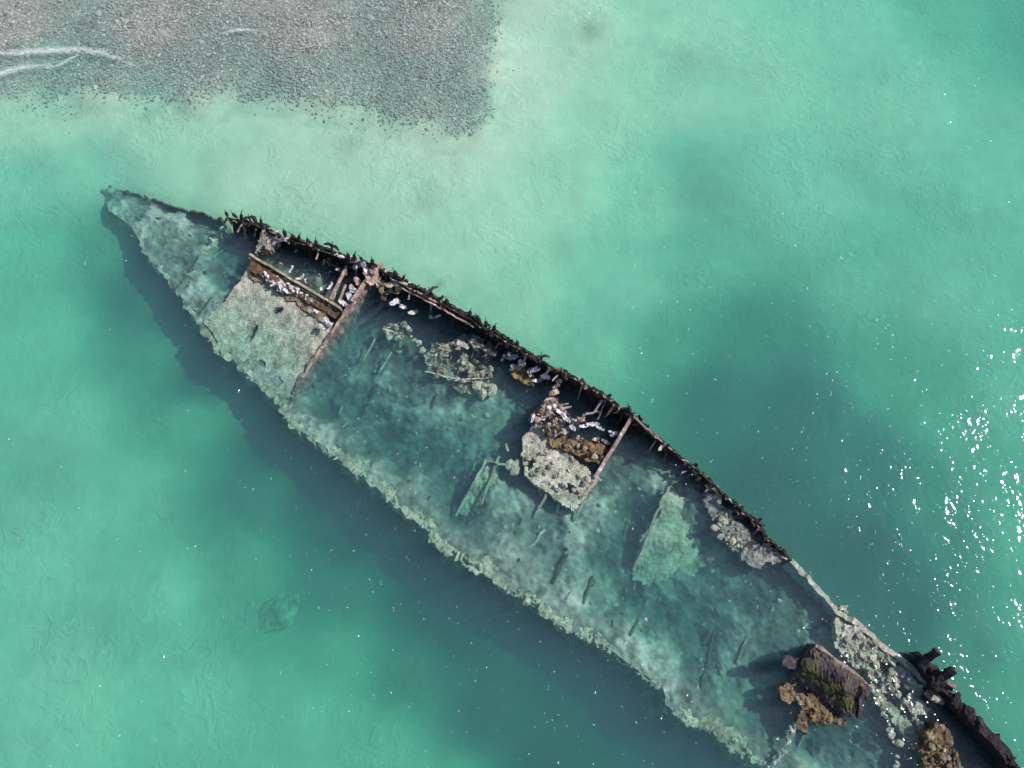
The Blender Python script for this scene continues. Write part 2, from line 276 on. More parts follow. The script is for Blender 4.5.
# ------------------------------------------------------------------ gravel bank (uncountable stones)
def gravel():
    poly = GPOLY
    rs = np.random.RandomState(11); lo = PA([(-90, 150, 0)])[0]; hi = PA([(530, -75, 0)])[0]; N = 120000
    x = rs.uniform(lo[0], hi[0], N); y = rs.uniform(lo[1], hi[1], N)
    sx = x + 3.6 * nfbm(x * 0.17, y * 0.17, 5); sy = y + 2.0 * nfbm(x * 0.25 + 30, y * 0.25, 5)
    g_ = 0.3 + 1.7 * np.abs(rs.randn(N)) * (vnoise(x * 0.25 + 4, y * 0.25) * 0.5 + 0.6); th_ = rs.uniform(0, 6.28, N)
    k = inside(poly, sx + g_ * np.cos(th_), sy + g_ * np.sin(th_))
    x, y = x[k][:52000], y[k][:52000]; n0 = len(x)
    fx, fy = rs.uniform(lo[0] - 45, hi[0] + 5, 60000), rs.uniform(lo[1], hi[1] + 60, 60000)   # the bank goes on outside the picture
    kk = inside(poly, fx + 3.6 * nfbm(fx * 0.17, fy * 0.17, 5), fy) & ~((fx > lo[0]) & (fy < hi[1]))
    x, y = np.r_[x, fx[kk][:16000]], np.r_[y, fy[kk][:16000]]; n = len(x); big = np.where(np.arange(n) < n0, 1.0, 2.0)
    z = idw(x, y, c[:, :2], val, 3.4, 4.0)[:, 0]; z = np.minimum(z, 0.5)
    bm = bmesh.new(); bmesh.ops.create_icosphere(bm, subdivisions=1, radius=1.0)
    bv = np.array([tuple(v.co) for v in bm.verts]); bf = np.array([[v.index for v in f.verts] for f in bm.faces]); bm.free()
    s = np.exp(rs.normal(math.log(0.092), 0.40, n))[:, None] * big[:, None] * np.stack([np.ones(n), rs.uniform(0.65, 1, n), rs.uniform(0.22, 0.38, n)], 1)
    V = bv[None] * s[:, None] * (1 + 0.16 * rs.randn(n, len(bv), 1))
    a = rs.uniform(0, 6.28, n); ca, sa = np.cos(a)[:, None], np.sin(a)[:, None]
    VX = V[..., 0] * ca - V[..., 1] * sa + x[:, None]; VY = V[..., 0] * sa + V[..., 1] * ca + y[:, None]; VZ = V[..., 2] + (z + 0.03)[:, None]
    V = np.stack([VX, VY, VZ], -1).reshape(-1, 3)
    F = (bf[None] + (np.arange(n) * len(bv))[:, None, None]).reshape(-1, 3)
    me = bpy.data.meshes.new('gravel_bank'); me.from_pydata(V.tolist(), [], F.tolist())
    g = np.clip(rs.normal(0.30, 0.07, n), 0.12, 0.65) * (1 + 0.18 * nfbm(x * 0.3, y * 0.3, 3)); w = rs.normal(0, 0.02, n)
    col = np.stack([g + 0.02 + .7 * w, g, g - 0.024 - .7 * w], 1)
    at = me.color_attributes.new('tint', 'FLOAT_COLOR', 'POINT')
    at.data.foreach_set('color', np.concatenate([np.repeat(np.clip(col, 0.02, 1), len(bv), 0), np.ones((n * len(bv), 1))], 1).astype('f4').ravel())
    me.materials.append(M['stone'])
    return tag(new_obj('gravel_bank', me), 'grey gravel bank just awash in the top left corner', 'gravel', kind='stuff')
gravel()

# ------------------------------------------------------------------ foam
def foam_material():
    b = NB('sea_foam'); pos = b.new('ShaderNodeNewGeometry').outputs['Position']
    at = b.new('ShaderNodeAttribute', attribute_name='edge').outputs['Fac']
    n = b.noise(pos, 2.6, 7, 0.72, 0.5)
    f = b.math('MULTIPLY_ADD', b.math('ADD', n, b.math('MULTIPLY', at, 0.5)), 2.2, -1.35, True)
    bs = b.new('ShaderNodeBsdfPrincipled', {'Base Color': (0.74, 0.77, 0.76, 1), 'Roughness': 0.9, 'Specular IOR Level': 0.1})
    mx = b.new('ShaderNodeMixShader', {0: b.math('MULTIPLY', f, 0.48), 1: b.new('ShaderNodeBsdfTransparent').outputs[0], 2: bs.outputs[0]})
    b.t.links.new(mx.outputs[0], b.out.inputs['Surface']); return b.m
M['foam'] = foam_material()
def resample(p, h):
    p = np.asarray(p, float); d = np.r_[0, np.cumsum(np.linalg.norm(np.diff(p[:, :2], axis=0), axis=1))]
    n = max(2, int(d[-1] / h) + 1); t = np.linspace(0, d[-1], n)
    return np.stack([np.interp(t, d, p[:, k]) for k in range(p.shape[1])], 1), t
def normals(p):
    t = np.gradient(p[:, :2], axis=0); t /= np.linalg.norm(t, axis=1)[:, None] + 1e-9
    return np.stack([-t[:, 1], t[:, 0]], 1)
def foam(path, width, label, z=0.035):
    p, _ = resample(PA([(a, b_, z) for a, b_ in path]), 0.25); n = normals(p); vs = []; ed = []; R_ = 6
    env = np.sin(np.linspace(0.25, 2.9, len(p)))
    for k in range(R_ + 1):
        u = k / R_ * 2 - 1
        off = u * width * env + 0.30 * nfbm(p[:, 0] * 0.5, p[:, 1] * 0.5, 3)
        vs.append(np.stack([p[:, 0] + n[:, 0] * off, p[:, 1] + n[:, 1] * off, np.full(len(p), z) + 0.02 * (1 - u * u)], 1)); ed.append((1 - abs(u)) * (0.35 + 0.65 * env))
    A = np.stack(vs); o = grid_mesh('foam', A[..., 0], A[..., 1], A[..., 2], M['foam'])
    at = o.data.attributes.new('edge', 'FLOAT', 'POINT'); at.data.foreach_set('value', np.concatenate(ed).astype('f4'))
    return tag(o, label, 'foam', kind='stuff')
foam([(-40,58),(0,54),(30,51),(60,50),(95,51),(120,57),(140,69)], 0.8, 'longest white line of foam washing over the gravel bank')
foam([(-40,84),(0,74),(25,68),(50,64)], 0.75, 'short foam streak at the left edge below the long foam line')
foam([(50,70),(66,62),(82,55)], 0.35, 'faint foam wisp joining the two foam lines on the gravel')
foam([(220,34),(240,29),(262,31)], 0.4, 'small broken foam fleck in the middle of the gravel bank')

# ------------------------------------------------------------------ shipwreck
wreck = empty('shipwreck', P(560, 470, -6.0))
tag(wreck, 'long rusted sunken ship hull lying diagonally, one side above the green water', 'shipwreck')

def wall(name, pts, h, bottom, thick, mt, jag=0.25, wob=0.06, lean=0.0, side=-1, rows=(0, .12, .3, .55, .8, 1.0), bthick=1.4, parent=None, jf=1.0):
    """a torn plate wall along pts (its top edge); side = which way it leans going down"""
    p, t = resample(PA(pts), h); n = normals(p); N = len(p)
    jz = jag * (np.abs(nfbm(t * 0.9 * jf + 3, t * 0 + 1.7, 2)) * 2.0 + 1.2 * (vnoise(t * 1.7 * jf, t * 0 + 9) > 0.35) + 0.5 * nfbm(t * 4, t * 0 + 4, 2))
    top = p[:, 2] - jz + jag * 0.6
    out, inn = [], []
    for r in rows:
        z = top + (bottom - top) * r
        w1 = wob * (1 + 2 * r) * nfbm(p[:, 0] * 1.6 + z * 1.3, p[:, 1] * 1.6 - z, 4)
        w2 = wob * (1 + 2 * r) * nfbm(p[:, 0] * 1.7 + 50 + z, p[:, 1] * 1.7 + z * 1.1, 4)
        th = thick * (1 + (bthick - 1) * r) / 2; off = side * lean * r
        out.append(np.stack([p[:, 0] + n[:, 0] * (off + th + w1), p[:, 1] + n[:, 1] * (off + th + w1), z], 1))
        inn.append(np.stack([p[:, 0] + n[:, 0] * (off - th + w2), p[:, 1] + n[:, 1] * (off - th + w2), z], 1))
    rings = out[::-1] + inn; K = len(rings); V = np.concatenate(rings); F = []
    for k in range(K - 1):
        for i in range(N - 1): F.append((k * N + i, k * N + i + 1, (k + 1) * N + i + 1, (k + 1) * N + i))
    F.append([k * N for k in range(K)]); F.append([k * N + N - 1 for k in range(K)][::-1])
    return mk(name, V, F, mt, parent)

def beam(name, a, b, w, hgt, mt, parent, seg=None, jit=0.03, flange=0.0):
    """bent corroded bar between two world points"""
    a, b = Vector(a), Vector(b); d = b - a; L = d.length; d.normalize()
    s = d.cross(Vector((0, 0, 1))); s = s.normalized() if s.length > 1e-3 else Vector((1, 0, 0)); u = s.cross(d).normalized()
    seg = seg or max(2, int(L / 0.45)); V = []; F = []
    prof = [(-w/2, 0), (w/2, 0), (w/2, hgt), (-w/2, hgt)]
    if flange: prof = [(-w/2, hgt), (-w/2, hgt - .07), (-flange/2, hgt - .07), (-flange/2, 0), (flange/2, 0), (flange/2, hgt - .07), (w/2, hgt - .07), (w/2, hgt)]
    n = len(prof)
    for i in range(seg + 1):
        q = a + d * (L * i / seg); k = 1 - 0.25 * abs(fbm(q.x * 2, q.y * 2, q.z)) 
        o1 = jit * fbm(q.x * 1.5, q.y * 1.5, 3.1); o2 = jit * fbm(q.x * 1.5, q.y * 1.5, 8.1)
        for (x, y) in prof: V.append(q + s * (x * k + o1) + u * (y * (0.5 + 0.5 * k) + o2))
    for i in range(seg):
        for j in range(n): F.append((i*n + j, i*n + (j+1) % n, (i+1)*n + (j+1) % n, (i+1)*n + j))
    F.append(list(range(n))[::-1]); F.append([seg*n + j for j in range(n)])
    return mk(name, V, F, mt, parent)

def slab(name, pts, mt, parent, res=0.22, amp=0.1, freq=1.4, skirt=0.5, rag=0.35, holes=(), extra=(), world=False, steps=0.0):
    """broken crusted sheet over an outline of (px, py, z); holes = (px, py, radius m, stretch, angle)"""
    w = np.array(pts) if world else PA(pts); ex = np.array(extra) if world else (PA(extra) if len(extra) else None); ctl = np.concatenate([w, ex]) if ex is not None and len(ex) else w
    lo = w.min(0) - 1; hi = w.max(0) + 1
    xs = np.arange(lo[0], hi[0], res); ys = np.arange(lo[1], hi[1], res); X, Y = np.meshgrid(xs, ys)
    xc, yc = X[:-1, :-1] + res / 2, Y[:-1, :-1] + res / 2
    k = inside(w, xc + rag * nfbm(xc * 0.9, yc * 0.9, 4), yc + rag * nfbm(xc * 0.9 + 31, yc * 0.9, 4))
    for hq in holes:
        q = P(hq[0], hq[1], 0.0); rr = hq[2]; st = hq[3] if len(hq) > 3 else 1.0; an = R(hq[4]) if len(hq) > 4 else 0.0
        dx, dy = xc - q.x, yc - q.y; u = dx * math.cos(an) + dy * math.sin(an); v = -dx * math.sin(an) + dy * math.cos(an)
        k &= (u / st) ** 2 + v ** 2 > rr ** 2 * (1 + 0.5 * nfbm(xc * 2, yc * 2, 2))
    Z = idw(X, Y, ctl[:, :2], ctl[:, 2:3], 3.0, 0.5)[..., 0]
    nz = nfbm(X * freq, Y * freq, 4); Z = Z + amp * (nz + 0.8 * np.abs(nfbm(X * freq * 2.7 + 7, Y * freq * 2.7, 3)) - 0.2)
    if steps: Z = Z + steps * (vnoise(X * 0.8 + 3, Y * 0.8) > 0.1)
    jx = X + res * 0.35 * vnoise(X * 5, Y * 5); jy = Y + res * 0.35 * vnoise(X * 5 + 9, Y * 5)
    idx = -np.ones(X.shape, int); V = []; F = []
    def vid(r_, c_):
        if idx[r_, c_] < 0: idx[r_, c_] = len(V); V.append((jx[r_, c_], jy[r_, c_], Z[r_, c_]))
        return idx[r_, c_]
    E = {}
    for r_, c_ in zip(*np.nonzero(k)):
        q = (vid(r_, c_), vid(r_, c_ + 1), vid(r_ + 1, c_ + 1), vid(r_ + 1, c_)); F.append(q)
        for i in range(4):
            e = (q[i], q[(i + 1) % 4])
            if (e[1], e[0]) in E: del E[(e[1], e[0])]
            else: E[e] = 1
    low = {}
    for (a, b) in E:
        for q in (a, b):
            if q not in low: low[q] = len(V); v = V[q]; V.append((v[0], v[1], v[2] - skirt))
        F.append((b, a, low[a], low[b]))
    me_o = mk(name, V, F, mt, parent)
    return me_o

def lump(name, loc, size, mt, parent=None, seed=0, sub=2, flat=0.6, rough=0.35):
    bm = bmesh.new(); bmesh.ops.create_icosphere(bm, subdivisions=sub, radius=1.0); rs = random.Random(seed)
    sx, sy, sz = size if isinstance(size, tuple) else (size, size * rs.uniform(0.55, 1), size * flat)
    a = rs.uniform(0, 6.28); o = Vector((seed * 3.7, seed * 1.3, 0)); V = []
    for v in bm.verts:
        co = v.co * (1 + rough * noise.fractal(v.co * 1.3 + o, 1, 2, 3)); co = Vector((co.x * sx, co.y * sy, co.z * sz))
        V.append(Vector(loc) + Matrix.Rotation(a, 3, 'Z') @ co)
    F = [[v.index for v in f.verts] for f in bm.faces]; bm.free()
    return mk(name, V, F, mt, parent)

def shard(name, loc, L, Wd, ang, mt, parent, seed=0, tilt=(0.0, 0.0), th=0.07, bend=0.15):
    """torn bent plate"""
    rs = random.Random(seed); n = 9; top = []; V = []; F = []
    rot = Matrix.Rotation(R(ang), 3, 'Z') @ Matrix.Rotation(tilt[0], 3, 'X') @ Matrix.Rotation(tilt[1], 3, 'Y'); m = 5
    for i in range(n):
        u = i / (n - 1) - 0.5; a = Wd / 2 * (0.45 + 0.55 * rs.random()) * (1 - 0.5 * abs(2 * u) ** 3); b = Wd / 2 * (0.45 + 0.55 * rs.random()) * (1 - 0.5 * abs(2 * u) ** 3)
        for j in range(m):
            w = -a + (a + b) * j / (m - 1); z = bend * math.sin(u * 4 + seed) + 0.05 * rs.uniform(-1, 1)
            for zz in (z + th / 2, z - th / 2): V.append(Vector(loc) + rot @ Vector((u * L, w, zz)))
    def q(i, j, k): return (i * m + j) * 2 + k
    for i in range(n - 1):
        for j in range(m - 1):
            F.append((q(i, j, 0), q(i+1, j, 0), q(i+1, j+1, 0), q(i, j+1, 0))); F.append((q(i, j, 1), q(i, j+1, 1), q(i+1, j+1, 1), q(i+1, j, 1)))
        for j in (0, m - 1): F.append((q(i, j, 0), q(i, j, 1), q(i+1, j, 1), q(i+1, j, 0)))
    for i in (0, n - 1):
        for j in range(m - 1): F.append((q(i, j, 0), q(i, j+1, 0), q(i, j+1, 1), q(i, j, 1)))
    return mk(name, V, F, mt, parent)

def scatter(n, poly, z, s0, s1, mats, parent, name, seed, flat=0.5, mixr=0.8):
    rs = random.Random(seed); w = PA([(a, b_, 0) for a, b_ in poly]); lo, hi = w.min(0), w.max(0); k = 0
    while k < n:
        x, y = rs.uniform(lo[0], hi[0]), rs.uniform(lo[1], hi[1])
        if not inside(w, np.array([x]), np.array([y]))[0]: continue
        k += 1; s = rs.uniform(s0, s1); zz = rs.uniform(*z)
        if rs.random() < mixr: lump(name, (x, y, zz), (s, s * rs.uniform(.6, 1), s * flat), M[rs.choice(mats)], parent, seed + k, 2, rough=0.45)
        else: shard(name, (x, y, zz), s * 1.8, s * 0.5, rs.uniform(0, 180), M[rs.choice(mats)], parent, seed + k, (rs.uniform(-.5, .5), rs.uniform(-.4, .4)), 0.1, 0.15)
def crust_chain(pth, parent, s0, s1, mats, seed):
    p, t = resample(PA(pth), 0.22); rs = random.Random(seed)
    for i, q in enumerate(p):
        w = rs.uniform(s0, s1); lump('crust_clump', (q[0] + rs.uniform(-.15, .15), q[1] + rs.uniform(-.15, .15), q[2] + rs.uniform(-.12, .08)), (w, w * rs.uniform(.6, 1), w * .6), M[rs.choice(mats)], parent, seed + i, 2, rough=0.7)

# -- the two sides
side_a = [p for p in UP if p[0] <= 222]; side_b = [p for p in UP if 205 < p[0] <= 795]; side_c = [p for p in UP if 790 < p[0] <= 935]
wall('hull_plating', side_a, 0.15, -3.5, 0.16, M['olive_dark'], 0.5, 0.12, parent=wreck)
starboard = wall('hull_plating', [p for p in side_b if p[0] > 222], 0.11, -6.5, 0.26, M['rust'], 0.42, 0.12, lean=0.5, parent=wreck)
wall('hull_plating', side_c, 0.18, -6.5, 0.4, M['crust'], 0.18, 0.15, parent=wreck)
stern_wall = wall('hull_plating', [(945,692,.3),(952,697,.9),(966,711,1.2),(978,722,1.3),(990,736,1.3),(1003,748,1.4),(1012,765,1.3),(1055,830,.9),(1090,900,.3)], 0.15, -6.5, 0.75, M['rust_clean'], 0.25, 0.10, parent=wreck, bthick=1.2)
crust_chain([(949,695,.7),(966,711,1.05),(978,722,1.1),(990,736,1.15),(1003,748,1.2),(1013,766,1.15)], stern_wall, .18, .45, ['rust_clean'], 4400)
port = wall('hull_plating', LO, 0.2, -8.0, 0.32, M['olive'], 0.40, 0.55, parent=wreck, rows=(0, .04, .1, .2, .4, .7, 1.0), bthick=1.6)
wall('bow_stem', [(100,184,-2.7),(101,190,-2.7),(106,197,-2.7)], 0.15, -3.5, 0.2, M['olive_dark'], 0.3, 0.1, parent=wreck)

# -- crust and growth along the sunken edge
def edge_crust():
    p, t = resample(PA(LO), 0.9); n = normals(p); p = p[3:-8]; n = n[3:-8]; t = t[3:-8]
    inw = 0.35 + 0.9 * np.abs(nfbm(t * 0.33, t * 0 + 2, 3)) * 2
    outl = [(a[0] - b_[0] * .18, a[1] - b_[1] * .18, a[2] - .12) for a, b_ in zip(p, n)]
    mid = [(a[0] + b_[0] * .45 * w, a[1] + b_[1] * .45 * w, a[2] - .05) for a, b_, w in zip(p, n, inw)]
    inl = [(a[0] + b_[0] * w, a[1] + b_[1] * w, a[2] - .45) for a, b_, w in zip(p, n, inw)]
    return slab('growth_crust', outl + inl[::-1], M['olive'], port, 0.15, 0.34, 0.9, 0.9, 0.6, extra=mid, world=True)
lp, lt = resample(PA(LO), 0.55)
for i, q in enumerate(lp[8:-16]):
    rs = random.Random(i)
    lump('growth_clump', (q[0] + rs.uniform(-.25, .5), q[1] + rs.uniform(-.25, .5), q[2] - rs.uniform(.1, .4)), (rs.uniform(.08, .26), rs.uniform(.08, .22), rs.uniform(.08, .2)), M[rs.choice(['olive', 'olive', 'crust'])], port, i + 100, 2, rough=0.7)
edge_crust()

# -- silt inside the hull; rim's shadow painted in as near-black values
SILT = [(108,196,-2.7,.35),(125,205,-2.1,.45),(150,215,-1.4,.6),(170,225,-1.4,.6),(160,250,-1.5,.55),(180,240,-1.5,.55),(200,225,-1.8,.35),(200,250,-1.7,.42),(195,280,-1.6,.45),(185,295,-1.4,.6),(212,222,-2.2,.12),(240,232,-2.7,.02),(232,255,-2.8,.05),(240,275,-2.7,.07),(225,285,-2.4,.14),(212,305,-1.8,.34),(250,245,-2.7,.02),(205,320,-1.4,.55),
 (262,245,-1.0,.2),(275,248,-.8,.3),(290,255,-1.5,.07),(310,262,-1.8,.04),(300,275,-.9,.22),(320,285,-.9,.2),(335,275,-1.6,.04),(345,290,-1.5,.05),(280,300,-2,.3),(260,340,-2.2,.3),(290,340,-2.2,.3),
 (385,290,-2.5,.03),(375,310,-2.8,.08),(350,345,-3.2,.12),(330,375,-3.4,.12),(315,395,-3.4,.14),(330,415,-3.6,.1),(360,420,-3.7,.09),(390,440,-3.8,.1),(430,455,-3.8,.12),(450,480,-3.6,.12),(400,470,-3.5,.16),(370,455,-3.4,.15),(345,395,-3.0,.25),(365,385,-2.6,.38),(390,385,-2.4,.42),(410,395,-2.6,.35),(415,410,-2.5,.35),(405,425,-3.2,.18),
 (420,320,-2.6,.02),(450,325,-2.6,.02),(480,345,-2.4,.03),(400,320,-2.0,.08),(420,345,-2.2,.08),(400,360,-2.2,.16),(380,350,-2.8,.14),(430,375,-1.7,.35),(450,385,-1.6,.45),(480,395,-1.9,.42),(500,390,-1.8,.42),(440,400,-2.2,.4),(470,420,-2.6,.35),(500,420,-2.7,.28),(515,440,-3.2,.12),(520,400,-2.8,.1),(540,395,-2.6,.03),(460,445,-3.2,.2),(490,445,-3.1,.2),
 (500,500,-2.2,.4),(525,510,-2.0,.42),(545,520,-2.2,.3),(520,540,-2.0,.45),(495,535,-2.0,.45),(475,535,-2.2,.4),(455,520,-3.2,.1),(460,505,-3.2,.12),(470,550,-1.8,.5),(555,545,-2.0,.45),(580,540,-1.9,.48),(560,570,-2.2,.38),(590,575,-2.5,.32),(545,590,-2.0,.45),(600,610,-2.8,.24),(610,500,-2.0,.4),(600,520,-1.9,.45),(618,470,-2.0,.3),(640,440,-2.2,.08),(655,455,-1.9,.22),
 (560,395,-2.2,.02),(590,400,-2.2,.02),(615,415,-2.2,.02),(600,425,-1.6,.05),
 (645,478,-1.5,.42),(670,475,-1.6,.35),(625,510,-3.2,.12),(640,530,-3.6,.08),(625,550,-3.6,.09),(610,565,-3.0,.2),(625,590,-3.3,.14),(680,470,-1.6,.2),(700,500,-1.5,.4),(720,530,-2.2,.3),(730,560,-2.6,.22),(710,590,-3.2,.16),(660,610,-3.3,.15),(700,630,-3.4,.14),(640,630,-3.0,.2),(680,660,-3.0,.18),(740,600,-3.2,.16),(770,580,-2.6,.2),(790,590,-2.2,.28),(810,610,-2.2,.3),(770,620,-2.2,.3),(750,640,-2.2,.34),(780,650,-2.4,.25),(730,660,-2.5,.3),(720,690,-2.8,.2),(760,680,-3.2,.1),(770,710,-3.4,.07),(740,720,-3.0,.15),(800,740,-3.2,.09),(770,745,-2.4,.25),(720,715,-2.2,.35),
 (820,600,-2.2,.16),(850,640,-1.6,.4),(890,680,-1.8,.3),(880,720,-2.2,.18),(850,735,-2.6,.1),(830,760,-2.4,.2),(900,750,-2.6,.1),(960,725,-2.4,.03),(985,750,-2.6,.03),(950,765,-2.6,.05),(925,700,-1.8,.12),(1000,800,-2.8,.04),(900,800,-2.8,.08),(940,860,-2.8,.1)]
def hull_grid():
    lq, _ = resample(PA(LO), 1.6); ln = normals(lq)
    n, m = 640, 170
    u, _ = resample(PA(UP), 0.1); l, _ = resample(PA(LO), 0.1)
    s = np.linspace(0, 1, n); ui = np.stack([np.interp(s * (len(u) - 1), np.arange(len(u)), u[:, k]) for k in (0, 1)], 1); li = np.stack([np.interp(s * (len(l) - 1), np.arange(len(l)), l[:, k]) for k in (0, 1)], 1)
    t = np.linspace(0, 1, m)[:, None, None]; G = ui[None] * (1 - t) + li[None] * t
    X, Y = G[..., 0], G[..., 1]
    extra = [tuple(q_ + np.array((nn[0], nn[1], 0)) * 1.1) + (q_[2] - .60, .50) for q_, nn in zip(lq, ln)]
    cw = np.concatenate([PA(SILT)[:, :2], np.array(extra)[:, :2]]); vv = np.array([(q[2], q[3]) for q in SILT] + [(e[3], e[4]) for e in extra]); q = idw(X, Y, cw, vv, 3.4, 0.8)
    wx = X + 1.2 * nfbm(X * 0.3 + 5, Y * 0.3, 3); wy = Y + 1.2 * nfbm(X * 0.3 + 25, Y * 0.3, 3)
    cl = nfbm(wx * 0.42 + 12, wy * 0.42, 6); cl = np.clip(cl * 2.2 + 0.45, 0, 1); fine = nfbm(X * 2.3, Y * 2.3, 3)
    Z = q[..., 0] + 0.35 * nfbm(X * 0.55, Y * 0.55, 4) + 0.30 * np.abs(nfbm(X * 1.5, Y * 1.5, 4)) + 0.35 * (cl - 0.5) + 0.25 * nfbm(X * 1.1 + 60, Y * 1.1, 4)
    Z = np.minimum(Z * (1 - 0.35 * np.clip(q[..., 1] * 2, 0, 1)), -0.35)
    spot = nfbm(X * 1.1 + 60, Y * 1.1, 4)
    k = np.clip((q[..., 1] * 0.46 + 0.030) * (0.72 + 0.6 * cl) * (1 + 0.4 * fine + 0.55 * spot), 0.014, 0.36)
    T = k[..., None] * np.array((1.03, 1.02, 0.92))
    global silt_z
    def silt_z(x, y):
        i = np.argmin((X - x) ** 2 + (Y - y) ** 2); return float(Z.ravel()[i])
    return tag(grid_mesh('silt_bed', X, Y, Z, M['silt'], T, wreck), kind='stuff')
hull_grid()
# half buried floor frames and small debris lying in the silt
hold = [(135,213),(225,232),(245,300),(200,318),(150,255)], [(380,300),(500,380),(515,440),(470,470),(450,520),(330,410)], [(600,500),(640,440),(700,490),(780,580),(820,630),(770,690),(735,715),(610,625),(490,545),(520,500)], [(800,640),(830,640),(900,700),(880,760),(800,760)]
rs = random.Random(42)
for poly, nb, nl in zip(hold, (3, 8, 14, 4), (30, 70, 110, 30)):
    w = PA([(a, b_, -1.5) for a, b_ in poly]); lo, hi = w.min(0), w.max(0); k = 0
    while k < nb + nl:
        x, y = rs.uniform(lo[0], hi[0]), rs.uniform(lo[1], hi[1])
        if not inside(w, np.array([x]), np.array([y]))[0]: continue
        k += 1; z0 = silt_z(x, y)
        if k <= nb:
            a = R(-118 + rs.uniform(-9, 9)); L = rs.uniform(1.2, 4.0); q1 = Vector((x + math.cos(a) * L, y + math.sin(a) * L, 0.0))
            while L > .6 and not inside(w, np.array([q1.x]), np.array([q1.y]))[0]: L *= 0.7; q1 = Vector((x + math.cos(a) * L, y + math.sin(a) * L, 0.0))
            q1.z = silt_z(q1.x, q1.y) + rs.uniform(-.1, .06)
            beam('floor_frame', (x, y, z0 + rs.uniform(-.05, .15)), q1, rs.uniform(.12, .22), .14, M[rs.choice(['olive_dark', 'olive_dark', 'rubble_wet'])], wreck, None, 0.06)
        else:
            s_ = rs.uniform(.08, .30); lump('debris_lump', (x, y, z0 - s_ * .1), (s_, s_ * rs.uniform(.5, 1), s_ * .5), M[rs.choice(['olive', 'olive_dark', 'olive_dark', 'crust', 'rubble'])], wreck, 5000 + k * 3 + nb, 1, rough=0.6)

# -- bow bulkhead under water
wall('cross_bulkhead', [(222,224,-.5),(212,240,-.8),(203,252,-.95),(196,262,-1.3)], 0.15, -3, 0.28, M['crust'], 0.3, 0.2, parent=wreck)

# -- forward deck
deck1 = slab('deck_plating', [(251,261,.30),(275,274,.30),(300,292,.28),(322,312,.25),(333,328,.1),(320,347,-.12),(303,372,-.6),(290,398,-1.2),(270,392,-1.25),(241,364,-1.2),(217,343,-1.1),(204,325,-.95),(212,314,-.7),(224,300,-.3),(238,281,.0)], M['crust'], wreck, 0.10, 0.09, 1.6, 0.5, 0.3,
    holes=((259,274,.22),(278,309,.30,1.7,10),(252,326,.28,1.5,40),(245,334,.30,2.0,45),(256,361,.5),(272,377,.55)),
    extra=[(262,282,-.08),(285,298,-.05),(305,315,-.06),(250,310,-.42),(275,325,-.45),(300,340,-.45),(230,325,-.8),(260,350,-.9),(285,365,-.9),(245,345,-1.1),(270,370,-1.15)])
slab('algae_margin', [(252,261,.36),(275,273,.38),(300,291,.34),(325,314,.28),(322,324,.12),(300,308,.1),(280,295,.1),(262,284,.08),(249,272,.1)], M['brown_algae'], deck1, 0.09, 0.10, 2.0, 0.15, 0.5)
beam('girder', P(252,258,.15), P(343,312,.15), 0.22, 0.75, M['tan'], deck1, 60, 0.07, flange=0.14)
slab('girder_side_plate', [(251,260,.75),(340,312,.72),(334,318,.3),(246,268,.34)], M['brown'], deck1, 0.08, 0.10, 2.0, 0.2, 0.25)
beam('deck_beam', P(347,267,.5), P(331,300,.45), 0.26, 0.2, M['pink'], deck1)
beam('deck_beam', P(340,300,.35), P(346,285,.5), 0.18, 0.16, M['tan'], deck1)
for i, (a, b_, s_) in enumerate([(266,275,.5),(270,279,.6),(275,279,.5),(280,280,.7),(275,285,.7),(281,288,.8),(286,291,.6),(294,291,.9),(300,294,.6),(309,300,.6),(306,297,.4),(272,283,.5),(289,285,.4),(316,311,.4),(327,322,.7),(322,327,.6),(278,284,.5),(284,285,.4),(298,289,.5)]):
    shard('whitened_plate', P(a, b_, .5), s_ * 1.25, s_ * .65, random.uniform(-70, 10), M['white'], deck1, i + 3, (random.uniform(-.5, .5), random.uniform(-.5, .5)), 0.12, 0.2)
    lump('guano_lump', P(a + random.uniform(-3, 3), b_ + random.uniform(-2, 3), .42), (s_ * .35, s_ * .25, s_ * .2), M['white'] if i % 3 else M['rubble'], deck1, i + 3, 2, rough=0.8)
for i, (a, b_, s_) in enumerate([(281,264,.3),(291,269,.6),(300,277,.7),(319,276,.4),(324,262,.35),(329,265,.2),(296,251,.3),(321,289,.6),(330,286,.7),(312,284,.35),(334,296,.6),(306,281,.35)]):
    shard('whitened_plate', P(a, b_, .2), s_ * 1.2, s_ * .5, random.uniform(30, 80), M['crust'] if i % 3 == 0 else M['white'], deck1, i + 40, (random.uniform(-.6, .6), random.uniform(-.5, .5)), 0.1, 0.15)
# cross bulkhead
bulk1 = wall('cross_bulkhead', [(379,264,1.35),(366,282,1.1),(352,301,.75),(338,322,.4),(325,343,.1),(312,361,-.25),(300,380,-.6),(290,398,-1.0)], 0.12, -4.5, 0.30, M['pink_dull'], 0.22, 0.20, parent=wreck, bthick=1.2)
beam('bulkhead_cap', P(381,262,1.35), P(352,302,.8), 0.40, 0.14, M['pink'], bulk1, None, 0.16)
beam('bulkhead_cap', P(345,313,.55), P(303,378,-.5), 0.24, 0.12, M['tan'], bulk1, None, 0.16)

